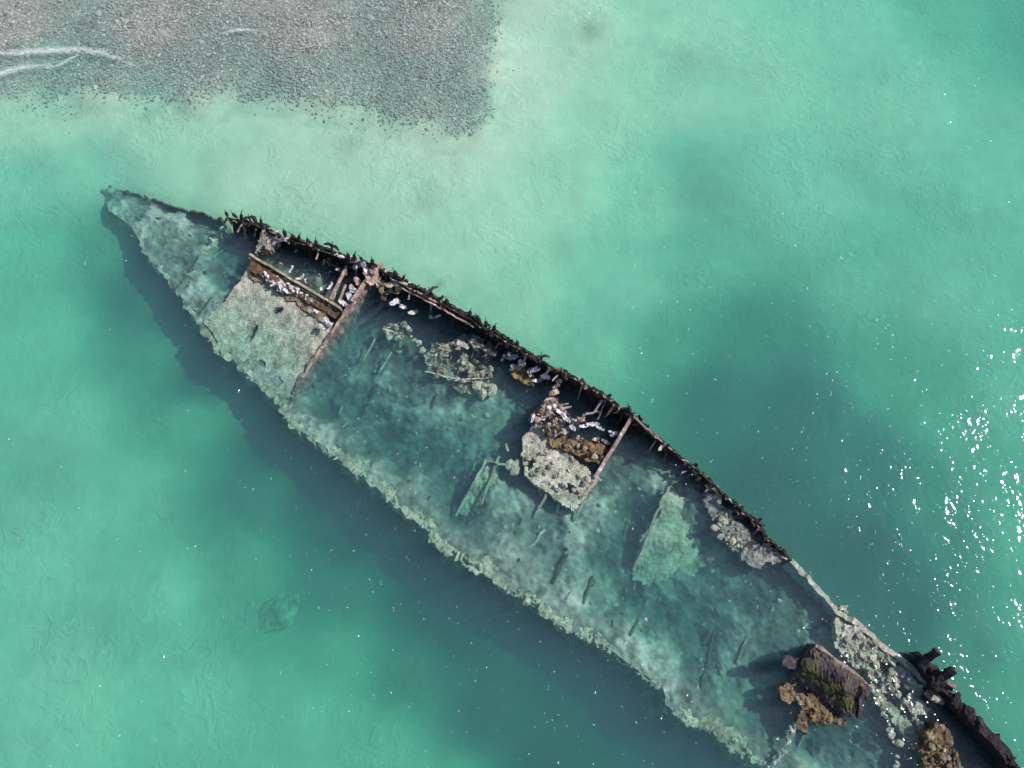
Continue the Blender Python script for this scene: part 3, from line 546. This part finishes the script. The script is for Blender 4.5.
# -- heap where the cross bulkhead meets the rim
heap = slab('rim_heap', [(262,233,.5),(275,236,.8),(280,243,.6),(268,249,.35),(256,256,.3),(257,246,.4)], M['rubble'], wreck, 0.15, 0.25, 1.6, 0.8, 0.5)
H1 = [(276,232,1.2,.5,20,'white'),(283,240,.7,1.2,20,'white'),(265,250,.5,.7,60,'rust'),(352,259,1.3,.7,30,'white'),(358,265,1.1,.9,-50,'white'),(366,268,1.2,1.1,60,'white'),(361,262,1.4,.8,20,'white'),(372,270,1.3,1.2,60,'pink'),(368,278,1.1,1.4,62,'pink'),(376,276,1.2,1.5,70,'pink'),(387,283,1.0,1.3,10,'ochre'),(380,288,.9,1.0,60,'tan'),(394,281,1.2,1.4,-40,'crust'),(399,286,1.0,1.2,-75,'tan'),(354,290,.6,1.0,55,'white'),(351,298,.5,1.1,60,'white'),(358,282,.7,.9,60,'pink'),(343,303,.6,.7,30,'white'),(319,247,1.3,.8,10,'pink'),(340,256,1.3,.7,40,'white'),(345,272,.5,.6,60,'pink'),(395,302,.5,.9,-30,'white'),(403,307,.4,.5,20,'white'),(413,312,.3,.7,-20,'crust'),(432,317,.3,.5,60,'crust'),(438,316,.3,.45,20,'white'),(384,295,.6,.9,80,'brown'),(392,292,.8,1.0,-30,'rust'),(310,243,1.3,.6,30,'rust'),(330,262,.6,.8,50,'rust'),(338,268,.6,.9,70,'rust')]
for i, (a, b_, z, L, an, m_) in enumerate(H1):
    shard('broken_plate', P(a, b_, z), L * 1.2, L * 0.55 + .15, -an if an else 0, M[m_], heap, i, (random.uniform(-.5, .5), random.uniform(-.35, .35)), 0.09, 0.14)

# -- rim: ribs, rail pieces and torn brackets
up, ut = resample(PA(side_b), 0.05); un = normals(up)
def rim_at(px):
    pts = PA([(p[0], p[1], p[2]) for p in UP]); xs = [p[0] for p in UP]
    return Vector([float(np.interp(px, xs, pts[:, k])) for k in range(3)])
def rim_in(px):
    a, b_ = rim_at(px - 6), rim_at(px + 6); d = (b_ - a).normalized(); return d, Vector((d.y, -d.x, 0)).normalized()
xs = 232; k = 0
while xs < 792:
    rs = random.Random(k * 7 + 1); q = rim_at(xs); d, n_in = rim_in(xs); 
    L = rs.uniform(0.5, 1.0) * (1.0 if xs < 640 else 0.6); top = q + n_in * 0.12 + Vector((0, 0, rs.uniform(-.25, .22)))
    bot = q + n_in * (0.25 + L * 0.75) + Vector((0, 0, -1.5 - L * 0.7)) + d * rs.uniform(-.25, .25)
    if rs.random() < 0.86:
        beam('rib', bot, top, 0.13, 0.24, M['pink'] if rs.random() < 0.4 else M['rust'], starboard, 5, 0.06)
        if rs.random() < 0.55:
            beam('bracket', top + Vector((0, 0, -.15)), top + n_in * rs.uniform(.5, 1.15) + d * rs.uniform(-.5, .5) + Vector((0, 0, rs.uniform(-.9, -.1))), 0.14, 0.1, M['pink'] if rs.random() < 0.6 else M['rust'], starboard, 3, 0.05)
    xs += rs.uniform(9, 14); k += 1
for (x0, x1, off, dz, m_) in [(392, 440, .35, -.05, 'pink'), (400, 478, .62, -.22, 'pink'), (442, 500, .3, .05, 'rust'), (505, 540, .3, .05, 'rust'), (545, 630, .12, .06, 'rust'), (634, 672, .1, .12, 'pink_dull'), (676, 720, .12, .1, 'rust'), (725, 792, .1, .12, 'rust'), (290, 345, .3, .05, 'rust'), (230, 268, .2, .1, 'rust')]:
    a, b_ = rim_at(x0), rim_at(x1); xm = (x0 + x1) / 2; n_pts = max(2, int((x1 - x0) / 20)); prev = None
    for i in range(n_pts + 1):
        xx = x0 + (x1 - x0) * i / n_pts; _, n_in = rim_in(xx); q = rim_at(xx) + n_in * off + Vector((0, 0, dz))
        if prev is not None: beam('rail_piece', prev, q, 0.16, 0.11, M[m_], starboard, 6, 0.12)
        prev = q
for i in range(120):
    rs = random.Random(900 + i); xx = rs.uniform(228, 640) if i < 95 else rs.uniform(640, 790); d, n_in = rim_in(xx); q = rim_at(xx) + n_in * rs.uniform(-.1, .5)
    shard('torn_plate', q + Vector((0, 0, rs.uniform(-.15, .25))), rs.uniform(.35, .9), rs.uniform(.2, .45), rs.uniform(0, 180), M[rs.choice(['rust', 'rust', 'rust', 'rust_clean', 'rust_clean', 'rust', 'pink', 'crust'])], starboard, i, (rs.uniform(-.9, .9), rs.uniform(-.6, .6)), 0.07, 0.15)

# -- white capped lumps against the rim between the two decks
for i, (a, b_, z, sx, sy, an) in enumerate([(513,355,.75,.52,.30,15),(522,363,.7,.38,.30,50),(534,370,.75,.58,.26,-15),(545,377,.5,.5,.25,20),(536,381,.3,.42,.18,-5),(507,356,.5,.4,.2,0),(516,367,.4,.5,.25,20),(486,372,.1,.5,.3,0),(463,345,.2,.6,.3,30),(473,343,.25,.55,.35,60),(480,346,.2,.6,.3,20),(490,352,.2,.6,.25,20)]):
    m_ = M['white'] if i < 5 else M['crust']
    shard('whitened_plate', P(a, b_, z), sx * 1.9, sy * 2.1, -an, m_, starboard, i + 300, (random.uniform(-.4, .4), random.uniform(-.3, .3)), 0.12, 0.2)
    lump('rubble_stone', P(a - 4, b_ + 3, z - .25), (sx * .6, sy * .6, .25), M['rubble'], starboard, i + 330, 2, rough=0.7)
slab('brown_patch', [(512,370,.2),(524,366,.3),(534,376,.2),(530,386,.1),(520,382,.1)], M['ochre'], starboard, 0.15, 0.15, 2, 0.6, 0.4)

# -- reef of collapsed plating in the fore hold
reef = slab('collapsed_plating', [(420,358,-.7),(440,348,-.5),(462,336,-.25),(488,340,-.2),(497,350,-.3),(486,358,-.5),(478,372,-.6),(488,386,-.9),(482,396,-1.0),(462,392,-1.0),(440,376,-.9),(425,372,-.9)], M['rubble_wet'], wreck, 0.12, 0.40, 1.0, 0.9, 0.9, holes=((452,355,.5,1.5,30),(478,358,.6,1.6,-20),(462,372,.5),(470,350,.35)))
rs = random.Random(5)
scatter(46, [(382,322),(402,318),(420,338),(424,348),(408,344),(386,336)], (-.9, -.35), .10, .34, ['crust', 'rubble_wet', 'crust', 'rubble'], reef, 'wreckage_piece', 1000, .6, .6)
scatter(70, [(424,356),(450,342),(470,338),(495,345),(500,365),(490,390),(465,385),(430,372)], (-.7, -.15), .10, .32, ['crust', 'rubble_wet', 'rubble_wet', 'rubble', 'brown_algae'], reef, 'wreckage_piece', 1100, .7, .5)
scatter(8, [(478,382),(492,384),(492,396),(480,392)], (-.7, -.4), .3, .6, ['crust'], reef, 'wreckage_piece', 1200)
beam('fallen_bar', P(425,372,-.5), P(478,384,-.6), 0.12, 0.1, M['crust'], reef, None, 0.1)
beam('fallen_bar', P(455,381,-.5), P(490,378,-.2), 0.1, 0.1, M['pink'], reef, None, 0.1)
beam('fallen_bar', P(376,338,-1.0), P(364,360,-1.5), 0.15, 0.1, M['olive'], reef, None, 0.1)
beam('fallen_bar', P(392,352,-1.0), P(380,372,-1.6), 0.15, 0.1, M['olive'], reef, None, 0.1)

# -- midship deck
deck2 = slab('deck_plating', [(524,436,-.1),(534,424,.1),(548,436,.1),(562,448,.02),(576,458,.0),(592,470,-.02),(604,478,-.05),(592,490,-.22),(586,502,-.35),(574,512,-.6),(560,500,-.35),(546,490,-.25),(528,478,-.25),(522,458,-.2)], M['crust'], wreck, 0.15, 0.15, 2.0, 0.7, 0.35, holes=((531,463,.25,2.2,70),(570,487,.3,2,-20)), extra=[(545,460,-.1),(560,470,-.1),(575,480,-.15),(540,470,-.1)])
slab('ochre_mound', [(551,441,.35),(562,436,.45),(574,438,.35),(588,440,.45),(602,447,.45),(609,455,.35),(602,466,.1),(590,462,.15),(578,452,.2),(564,450,.15)], M['ochre'], deck2, 0.09, 0.22, 1.3, 0.6, 0.6, holes=((576,449,.25),))
scatter(34, [(553,441),(574,437),(602,447),(608,456),(598,466),(575,453)], (.2, .5), .08, .28, ['rubble', 'brown', 'brown_algae', 'ochre', 'rust_clean'], deck2, 'rubble_stone', 1450, .6)
slab('rubble_heap', [(545,398,.5),(556,396,.6),(566,410,.5),(574,424,.4),(566,434,.4),(552,440,.25),(536,428,.2),(531,420,.25),(536,410,.5)], M['rubble'], deck2, 0.14, 0.35, 1.6, 1.2, 0.4)
for i, (a, b_, z, L, W_, an, m_) in enumerate([(561,413,1.0,.9,.5,-5,'white'),(566,418,1.0,1.1,.45,-50,'white'),(571,425,.9,1.2,.4,-58,'white'),(574,420,.8,.5,.35,-30,'white'),(588,414,.7,1.0,.3,10,'white'),(597,412,.6,.6,.25,15,'white'),(584,426,.6,.9,.35,10,'white'),(593,424,.65,1.1,.45,0,'white'),(600,428,.6,.8,.35,-30,'white'),(581,418,.6,.7,.4,-20,'pink'),(580,421,.5,.8,.5,20,'tan'),(614,434,.6,.7,.55,30,'white'),(611,432,.5,.4,.3,0,'white'),(596,439,.5,.7,.4,10,'rubble'),(606,442,.5,.8,.4,-30,'rubble'),(556,386,1.0,.6,.5,40,'pink'),(559,381,1.1,.5,.4,10,'crust'),(554,393,.9,.9,.6,20,'pink'),(549,400,.8,1.0,.5,40,'pink'),(543,408,.7,.9,.5,60,'pink'),(540,412,.8,.6,.4,60,'white'),(563,408,.7,1.5,.2,8,'crust'),(561,405,.8,1.3,.18,6,'crust'),(533,418,.6,.8,.3,70,'white'),(536,425,.4,.7,.3,60,'rubble'),(546,428,.7,.9,.5,-60,'rust'),(553,420,.8,.8,.4,-40,'rubble'),(559,428,.7,.8,.5,-50,'brown'),(548,415,.9,.7,.35,30,'rubble'),(560,436,.5,.8,.3,20,'rust_clean'),(573,437,.4,1.2,.22,15,'rust_clean')]):
    shard('broken_plate', P(a, b_, z), L, W_, an, M[m_], deck2, i + 60, (random.uniform(-.4, .4), random.uniform(-.3, .3)), 0.09, 0.14)
scatter(30, [(534,420),(545,400),(556,398),(572,425),(560,438),(545,436)], (.45, .85), .12, .32, ['rubble', 'rubble', 'white', 'rust', 'pink', 'brown'], deck2, 'rubble_stone', 1400, .7)
scatter(36, [(526,440),(548,440),(590,472),(584,496),(560,492),(530,474)], (-.12, .06), .14, .36, ['crust', 'crust', 'rubble'], deck2, 'rubble_stone', 1500, .5)
bulk2 = wall('cross_bulkhead', [(634,415,1.6),(622,432,1.2),(610,452,.8),(600,468,.4),(592,482,.0),(586,496,-.3)], 0.13, -4, 0.2, M['tan'], 0.1, 0.06, parent=wreck, bthick=1.2)
beam('bulkhead_cap', P(634,414,1.65), P(595,478,.15), 0.3, 0.1, M['pink'], bulk2, None, 0.06)
beam('hanging_bar', P(606,399,1.5), P(598,420,.4), 0.1, 0.08, M['rubble'], bulk2, 5, 0.1)

# -- sunken frames amidships
fr = slab('sunken_plate', [(488,462,-1.2),(498,460,-1.2),(496,482,-1.5),(492,500,-1.9),(494,522,-2.6),(470,520,-2.7),(456,514,-2.4),(470,490,-1.6)], M['olive'], wreck, 0.13, 0.3, 1.0, 0.6, 0.8)
for a, b_ in [((487,460,-1.0),(456,516,-2.0)),((499,456,-1.0),(482,504,-1.5)),((487,461,-1.0),(512,467,-.9)),((508,452,-1.2),(506,444,-1.2)),((548,491,-.6),(534,518,-1.5)),((562,496,-.7),(557,512,-1.4)),((545,530,-1.4),(530,548,-1.6)),((585,500,-.5),(572,524,-1.5))]:
    beam('frame_bar', P(*a), P(*b_), 0.2, 0.2, M['olive'], fr, None, 0.12)
lump('growth_clump', P(515,467,-.7), (.75,.5,.3), M['olive'], fr, 555); lump('growth_clump', P(510,465,-.8), (.5,.4,.3), M['crust'], fr, 556)

# -- pale sunken plate in the aft hold
slab('leaning_plate', [(669,488,-.9),(676,494,-.95),(690,512,-1.5),(706,545,-2.2),(700,575,-2.7),(675,590,-2.8),(650,594,-2.8),(628,580,-2.4),(636,556,-1.75),(650,522,-1.25)], M['olive'], wreck, 0.12, 0.22, 0.7, 0.8, 0.7, extra=[(665,540,-1.5),(660,565,-1.9),(685,550,-1.8)])
beam('plate_edge_bar', P(669,487,-.8), P(633,570,-1.9), 0.22, 0.14, M['olive'], wreck, None, 0.25)
aftdeck = slab('deck_plating', [(708,486,-.1),(722,492,.12),(738,507,.12),(757,524,.15),(768,540,.1),(788,560,.0),(775,562,-.2),(757,566,-.4),(742,563,-.6),(728,545,-.7),(716,520,-.6),(700,500,-.5)], M['rubble'], wreck, 0.16, 0.16, 1.5, 0.6, 0.5, holes=((728,503,.4,1.5,-40),(739,516,.4,1.4,-40),(751,525,.5,1.8,-35),(759,538,.4,1.8,-30)))
scatter(46, [(700,495),(730,515),(770,558),(740,560),(715,530)], (-.6, -.05), .10, .32, ['crust', 'olive', 'rubble'], aftdeck, 'wreckage_piece', 1800, .45)

# -- stern reef
sreef = slab('deck_plating', [(832,620,-.15),(842,611,-.15),(858,622,-.12),(886,648,-.1),(902,662,-.15),(918,684,-.2),(925,706,-.4),(910,712,-.6),(892,694,-.5),(872,676,-.45),(858,664,-.45),(838,652,-.4),(832,636,-.3)], M['crust'], wreck, 0.12, 0.34, 1.1, 0.8, 1.0, holes=((846,618,.4,2,-40),(893,672,.5,2,-40),(905,690,.5,2,-50)))
slab('deck_plating', [(866,684,-.5),(880,690,-.4),(905,716,-.5),(925,745,-.5),(922,760,-.6),(905,738,-.7),(885,712,-.7)], M['olive'], wreck, 0.18, 0.2, 1.2, 0.6, 0.6)
scatter(80, [(835,620),(860,626),(905,668),(922,704),(890,690),(845,648)], (-.45, -.05), .10, .32, ['crust', 'olive', 'rubble'], sreef, 'wreckage_piece', 2100, .45)
for pth in ([(888,722,-.5),(893,738,-.5),(902,748,-.4)], [(905,700,-.4),(920,725,-.3),(928,742,-.2)], [(872,690,-.5),(886,716,-.5)], [(800,718,-.3),(790,735,-.5),(784,752,-.8),(770,765,-1.1)], [(897,755,-.5),(896,775,-.5)]):
    crust_chain(pth, sreef, .10, .30, ['crust', 'crust', 'olive', 'rubble'], int(pth[0][0]))
# upright stern frame with two arms
sf = wall('stern_frame', [(917,655,.9),(924,660,1.2),(932,671,1.1),(941,682,1.1),(950,690,.9)], 0.12, -3, 0.75, M['rust_clean'], 0.2, 0.2, parent=wreck, bthick=1.0)
beam('frame_arm', P(921,663,.8), P(938,650,1.9), 0.42, 0.4, M['rust_clean'], sf, 6, 0.12)
beam('frame_arm', P(931,684,.6), P(953,668,1.7), 0.55, 0.45, M['rust_clean'], sf, 6, 0.14)
beam('frame_arm', P(925,695,.2), P(944,680,.9), 0.6, 0.4, M['rust_clean'], sf, 6, 0.14)
beam('frame_arm', P(943,683,.8), P(956,687,1.1), 0.35, 0.35, M['pink'], sf, 4, 0.12)
for arm in ([(921,663,.9),(930,656,1.5),(937,651,1.95)], [(931,684,.8),(943,675,1.4),(952,669,1.85)], [(925,695,.3),(936,686,.7)], [(917,655,.8),(932,671,.9),(950,690,.8)]): crust_chain(arm, sf, .16, .34, ['rust_clean'], int(arm[0][0]) * 5)
scatter(10, [(928,690),(945,690),(948,700),(930,702)], (-.1, .25), .2, .45, ['rubble', 'crust', 'white'], sf, 'wreckage_piece', 2200, .5)

for o_, l_ in ((starboard, 'black rusted hull side standing above the water'), (port, 'pale overgrown hull side just under the water'), (stern_wall, 'thick black hull rim at the stern'), (deck1, 'pale crusted deck sloping under the water near the bow'), (deck2, 'pale rubble covered deck amidships'), (bulk1, 'pinkish rusted wall across the hull near the bow'), (bulk2, 'thin tan wall across the hull amidships'), (sf, 'black upright frame with two arms at the stern')): o_['label'] = l_

# ------------------------------------------------------------------ loose things on and beside the wreck
def machinery():
    e = empty('machinery_casing', P(825, 688, -2.0))
    tag(e, 'mossy purple-brown block of ship machinery standing out of the water near the stern', 'machinery')
    # a rounded, plate-clad casing: profile swept along its length
    a0, a1 = P(803, 655, 0), P(858, 697, 0); ax = (a1 - a0); L = ax.length; ax.normalize(); s = Vector((ax.y, -ax.x, 0))   # s points to lower left
    prof = [(-1.15, -2.0), (-1.15, .2), (-1.1, .95), (-1.0, 1.35), (-.75, 1.55), (-.3, 1.5), (.2, 1.35), (.75, 1.12), (1.2, .85), (1.55, .5), (1.75, .1), (1.9, -.5), (1.95, -2.0)]
    fine = []
    for (q0, q1) in zip(prof[:-1], prof[1:]):
        n = max(1, int(math.hypot(q1[0] - q0[0], q1[1] - q0[1]) / 0.16))
        fine += [(q0[0] + (q1[0] - q0[0]) * i / n, q0[1] + (q1[1] - q0[1]) * i / n) for i in range(n)]
    fine.append(prof[-1]); N = int(L / 0.14); V = []; F = []; n = len(fine)
    for i in range(N + 1):
        u = i / N; c_ = a0 + ax * (L * u)
        for j, (x, z) in enumerate(fine):
            end = 0.35 * fbm(x * 1.3, z * 1.3, 2.0) * (1 if u > 0.9 or u < 0.1 else 0)
            dd = 0.26 * fbm(c_.x * 0.8 + x, c_.y * 0.8, z) + 0.16 * abs(fbm(c_.x * 2.6 + x * 2, c_.y * 2.6, z * 3))
            k = 1 - 0.10 * (u > 0.93) - 0.06 * (u < 0.05)
            V.append(c_ + s * (x * k + dd * .7) + Vector((0, 0, z * k + dd if z > -1.5 else z)) + ax * end)
    for i in range(N):
        for j in range(n - 1): F.append((i*n + j, i*n + j + 1, (i+1)*n + j + 1, (i+1)*n + j))
    F.append(list(range(n))); F.append([N*n + j for j in range(n)][::-1])
    def band(name, lo, hi, mt, off):
        js = [j for j, q in enumerate(fine) if lo <= q[0] <= hi and q[1] > -1.0]; VV = []; FF = []; w = len(js)
        for i in range(N + 1):
            ed = 0.35 * fbm(i * 0.21, lo, 1.0)
            for kk, j in enumerate(js):
                p_ = V[i * n + j]; x, z = fine[j]; rim = min(kk, w - 1 - kk) / 3.0
                VV.append(p_ + (Vector((0, 0, 1)) * .8 - s * .2) * (off * min(1.0, rim + ed) + 0.05 * fbm(p_.x * 3, p_.y * 3, z * 3)))
        for i in range(N):
            for kk in range(w - 1): FF.append((i*w + kk, i*w + kk + 1, (i+1)*w + kk + 1, (i+1)*w + kk))
        return mk(name, VV, FF, mt, e)
    mk('casing_shell', V, F, M['moss'], e)
    band('bleached_top_edge', -1.12, -.62, M['pink_dull'], .05)
    band('weed_cover', .35, 1.5, M['weed'], .06)
    shard('torn_corner', P(793,664,.8), 2.0, 1.1, -25, M['moss'], e, 4, (.3, .2), .3, .25)
    beam('end_flange', P(862,684,1.3), P(856,716,.3), 0.3, 0.5, M['moss'], e, None, 0.15)
    slab('algae_apron', [(781,690,.1),(790,682,.25),(806,692,.3),(826,708,.3),(846,720,.2),(840,727,.0),(826,726,-.05),(812,722,.0),(806,735,-.2),(795,728,-.25),(802,714,.0),(790,704,.05)], M['amber'], e, 0.10, 0.22, 1.5, 0.8, 0.8, holes=((795,708,.5),))
    scatter(30, [(790,690),(800,700),(830,715),(838,724),(810,722)], (.0, .25), .08, .24, ['rubble', 'ochre', 'brown_algae', 'brown'], e, 'crust_stone', 2300, .5)
machinery()
mound = empty('algae_mound', P(938, 750, -1.5)); tag(mound, 'ochre-brown weed-covered lump of wreckage at the bottom edge beside the dark stern rim', 'wreckage')
slab('mound_crust', [(928,733,.4),(938,727,.7),(950,733,.6),(953,748,.5),(962,765,.3),(970,785,.2),(940,790,.1),(920,770,.1),(918,750,.2)], M['amber'], mound, 0.10, 0.35, 1.1, 1.4, 0.6)
scatter(34, [(922,748),(940,730),(952,745),(960,775),(935,780)], (.3, .6), .10, .30, ['ochre', 'rubble', 'brown_algae', 'brown'], mound, 'mound_stone', 2400, .5)
q = P(275, 612, -3.4)
bo = lump('sunken_boulder', (q.x, q.y, bed_z(q.x, q.y) + 0.05), (2.0, 1.2, 0.38), M['rock'], None, 79, 4, rough=0.35)
tag(bo, 'pale boulder lying alone on the seabed left of the hull', 'boulder')

# ------------------------------------------------------------------ cormorants on the rim
def loft(rings, closed=True, n=8):
    V = []; F = []
    for (c_, r, ax) in rings:
        ax = Vector(ax).normalized(); s = ax.cross(Vector((1, 0, 0))).normalized(); x = Vector((1, 0, 0))
        for k in range(n):
            a = 2 * math.pi * k / n; V.append(Vector(c_) + x * (math.cos(a) * r[0]) + s * (math.sin(a) * r[1]))
    m = len(rings)
    for i in range(m - 1):
        for k in range(n): F.append((i*n + k, i*n + (k+1) % n, (i+1)*n + (k+1) % n, (i+1)*n + k))
    F.append(list(range(n))[::-1]); F.append([(m-1)*n + k for k in range(n)])
    return V, F
def wing_mesh(spread, side):
    if spread: pts = [((.07, .06, .43), .04, .20), ((.28, .10, .50), .035, .24), ((.48, .04, .47), .03, .24), ((.70, -.06, .40), .02, .14)]
    else: pts = [((.085, .10, .42), .035, .10), ((.125, .04, .35), .045, .17), ((.115, -.08, .24), .04, .15), ((.05, -.22, .13), .02, .06)]
    V = []; F = []
    for (c_, t, w) in pts:
        x, y, z = c_
        if spread: q = [(x, y + w * .4, z + t), (x, y - w * .6, z - .04), (x, y - w * .6, z - .06), (x, y + w * .4, z - t)]
        else: q = [(x + t, y + w * .3, z + w * .45), (x + t, y - w * .3, z - w * .45), (x - t, y - w * .3, z - w * .45), (x - t, y + w * .3, z + w * .45)]
        V += [(side * a, b_, d) for a, b_, d in q]
    for i in range(len(pts) - 1):
        for k in range(4): F.append((i*4 + k, i*4 + (k+1) % 4, (i+1)*4 + (k+1) % 4, (i+1)*4 + k))
    F.append((0, 1, 2, 3)); F.append(tuple(4 * (len(pts) - 1) + k for k in (3, 2, 1, 0)))
    return V, F
def make_bird(spread, pose):
    e = empty('cormorant', (0, 0, 0))
    hd = {0: (.06, .14), 1: (.0, .20), 2: (.10, .06)}[pose]   # neck reach forward, head drop
    rings = [((0, -.34, .05), (.045, .012), (0, .8, .5)), ((0, -.24, .12), (.05, .02), (0, .8, .6)), ((0, -.14, .18), (.07, .06), (0, .6, .7)), ((0, -.04, .27), (.11, .105), (0, .5, .8)), ((0, .05, .38), (.115, .11), (0, .4, .9)), ((0, .10, .47), (.085, .085), (0, .3, 1)),
             ((0, .13, .55), (.05, .055), (0, .1, 1)), ((0, .12 + hd[0] * .3, .63), (.036, .04), (0, .1, 1)), ((0, .13 + hd[0], .71 - hd[1] * .2), (.034, .04), (0, .5, .9)), ((0, .17 + hd[0], .75 - hd[1] * .3), (.04, .042), (0, 1, .3)), ((0, .23 + hd[0], .76 - hd[1] * .3), (.036, .035), (0, 1, 0)), ((0, .27 + hd[0], .755 - hd[1] * .3), (.018, .018), (0, 1, 0))]
    V, F = loft(rings); mk('body', V, F, M['bird'], e, True)
    y, z = .27 + hd[0], .755 - hd[1] * .3
    V, F = loft([((0, y - .02, z), (.016, .016), (0, 1, 0)), ((0, y + .05, z), (.010, .012), (0, 1, 0)), ((0, y + .10, z - .012), (.004, .008), (0, 1, 0))], n=6); mk('bill', V, F, M['bill'], e)
    for sd in (-1, 1):
        V, F = wing_mesh(spread, sd); mk('wing', V, F, M['bird'], e, not spread)
        V, F = loft([((sd * .05, -.01, .22), (.03, .03), (0, 0, -1)), ((sd * .055, .0, .08), (.014, .014), (0, 0, -1)), ((sd * .055, .0, .01), (.014, .014), (0, 0, -1))], n=6)
        V += [(sd * .055 - .045, .10, .0), (sd * .055 + .045, .10, .0), (sd * .055, -.03, .0), (sd * .055, .03, .025)]; b0 = len(V) - 4
        F += [(b0, b0 + 1, b0 + 3), (b0 + 1, b0 + 2, b0 + 3), (b0 + 2, b0, b0 + 3), (b0, b0 + 2, b0 + 1)]
        mk('leg', V, F, M['bill'], e)
    return e
def copy_tree(o, parent=None):
    c_ = o.copy(); sc.collection.objects.link(c_); c_.parent = parent
    for ch in o.children: copy_tree(ch, c_)
    return c_
protos = {}
ORD = ['first', 'second', 'third', 'fourth', 'fifth', 'sixth', 'seventh', 'eighth', 'ninth', 'tenth', 'eleventh', 'twelfth', 'thirteenth', 'fourteenth', 'fifteenth', 'sixteenth', 'seventeenth', 'eighteenth', 'nineteenth', 'twentieth', 'twenty-first', 'twenty-second', 'twenty-third', 'twenty-fourth', 'twenty-fifth', 'twenty-sixth', 'twenty-seventh', 'twenty-eighth', 'twenty-ninth', 'thirtieth']
BIRDS = [(228, 0, 20), (236, 0, 60), (243, 0, -30), (251, 1, 10), (256, 0, 40), (262, 0, -20), (268, 0, 90), (286, 0, 10), (294, 0, 60), (300, 0, -50), (309, 0, 15), (317, 0, -10), (333, 1, -25), (349, 0, 25), (355, 0, -40), (362, 0, 60), (373, 0, 0), (396, 0, 40), (404, 0, -60), (431, 1, 40), (447, 0, 20), (470, 0, -20), (478, 0, 50), (486, 0, 10), (494, 0, -40), (517, 0, 20), (541, 1, 10), (628, 0, 30)]
for i, (px, sp, yaw) in enumerate(BIRDS):
    key = (sp, i % 3)
    if key not in protos: protos[key] = b = make_bird(*key)
    else: b = copy_tree(protos[key])
    q = rim_at(px); d, n_in = rim_in(px)
    b.location = q + Vector((0, 0, 0.16)) - n_in * 0.05; b.rotation_euler = (0, 0, R(yaw)); s = 0.98 + 0.12 * ((i * 7) % 5 - 2) / 2; b.scale = (s, s, s)
    w_ = 'drying its spread wings' if sp else 'standing with folded wings'
    tag(b, f'black cormorant {w_} on the rusty rim, {ORD[i]} bird counting from the bow', 'cormorant', 'cormorants perched along the rusty rim')
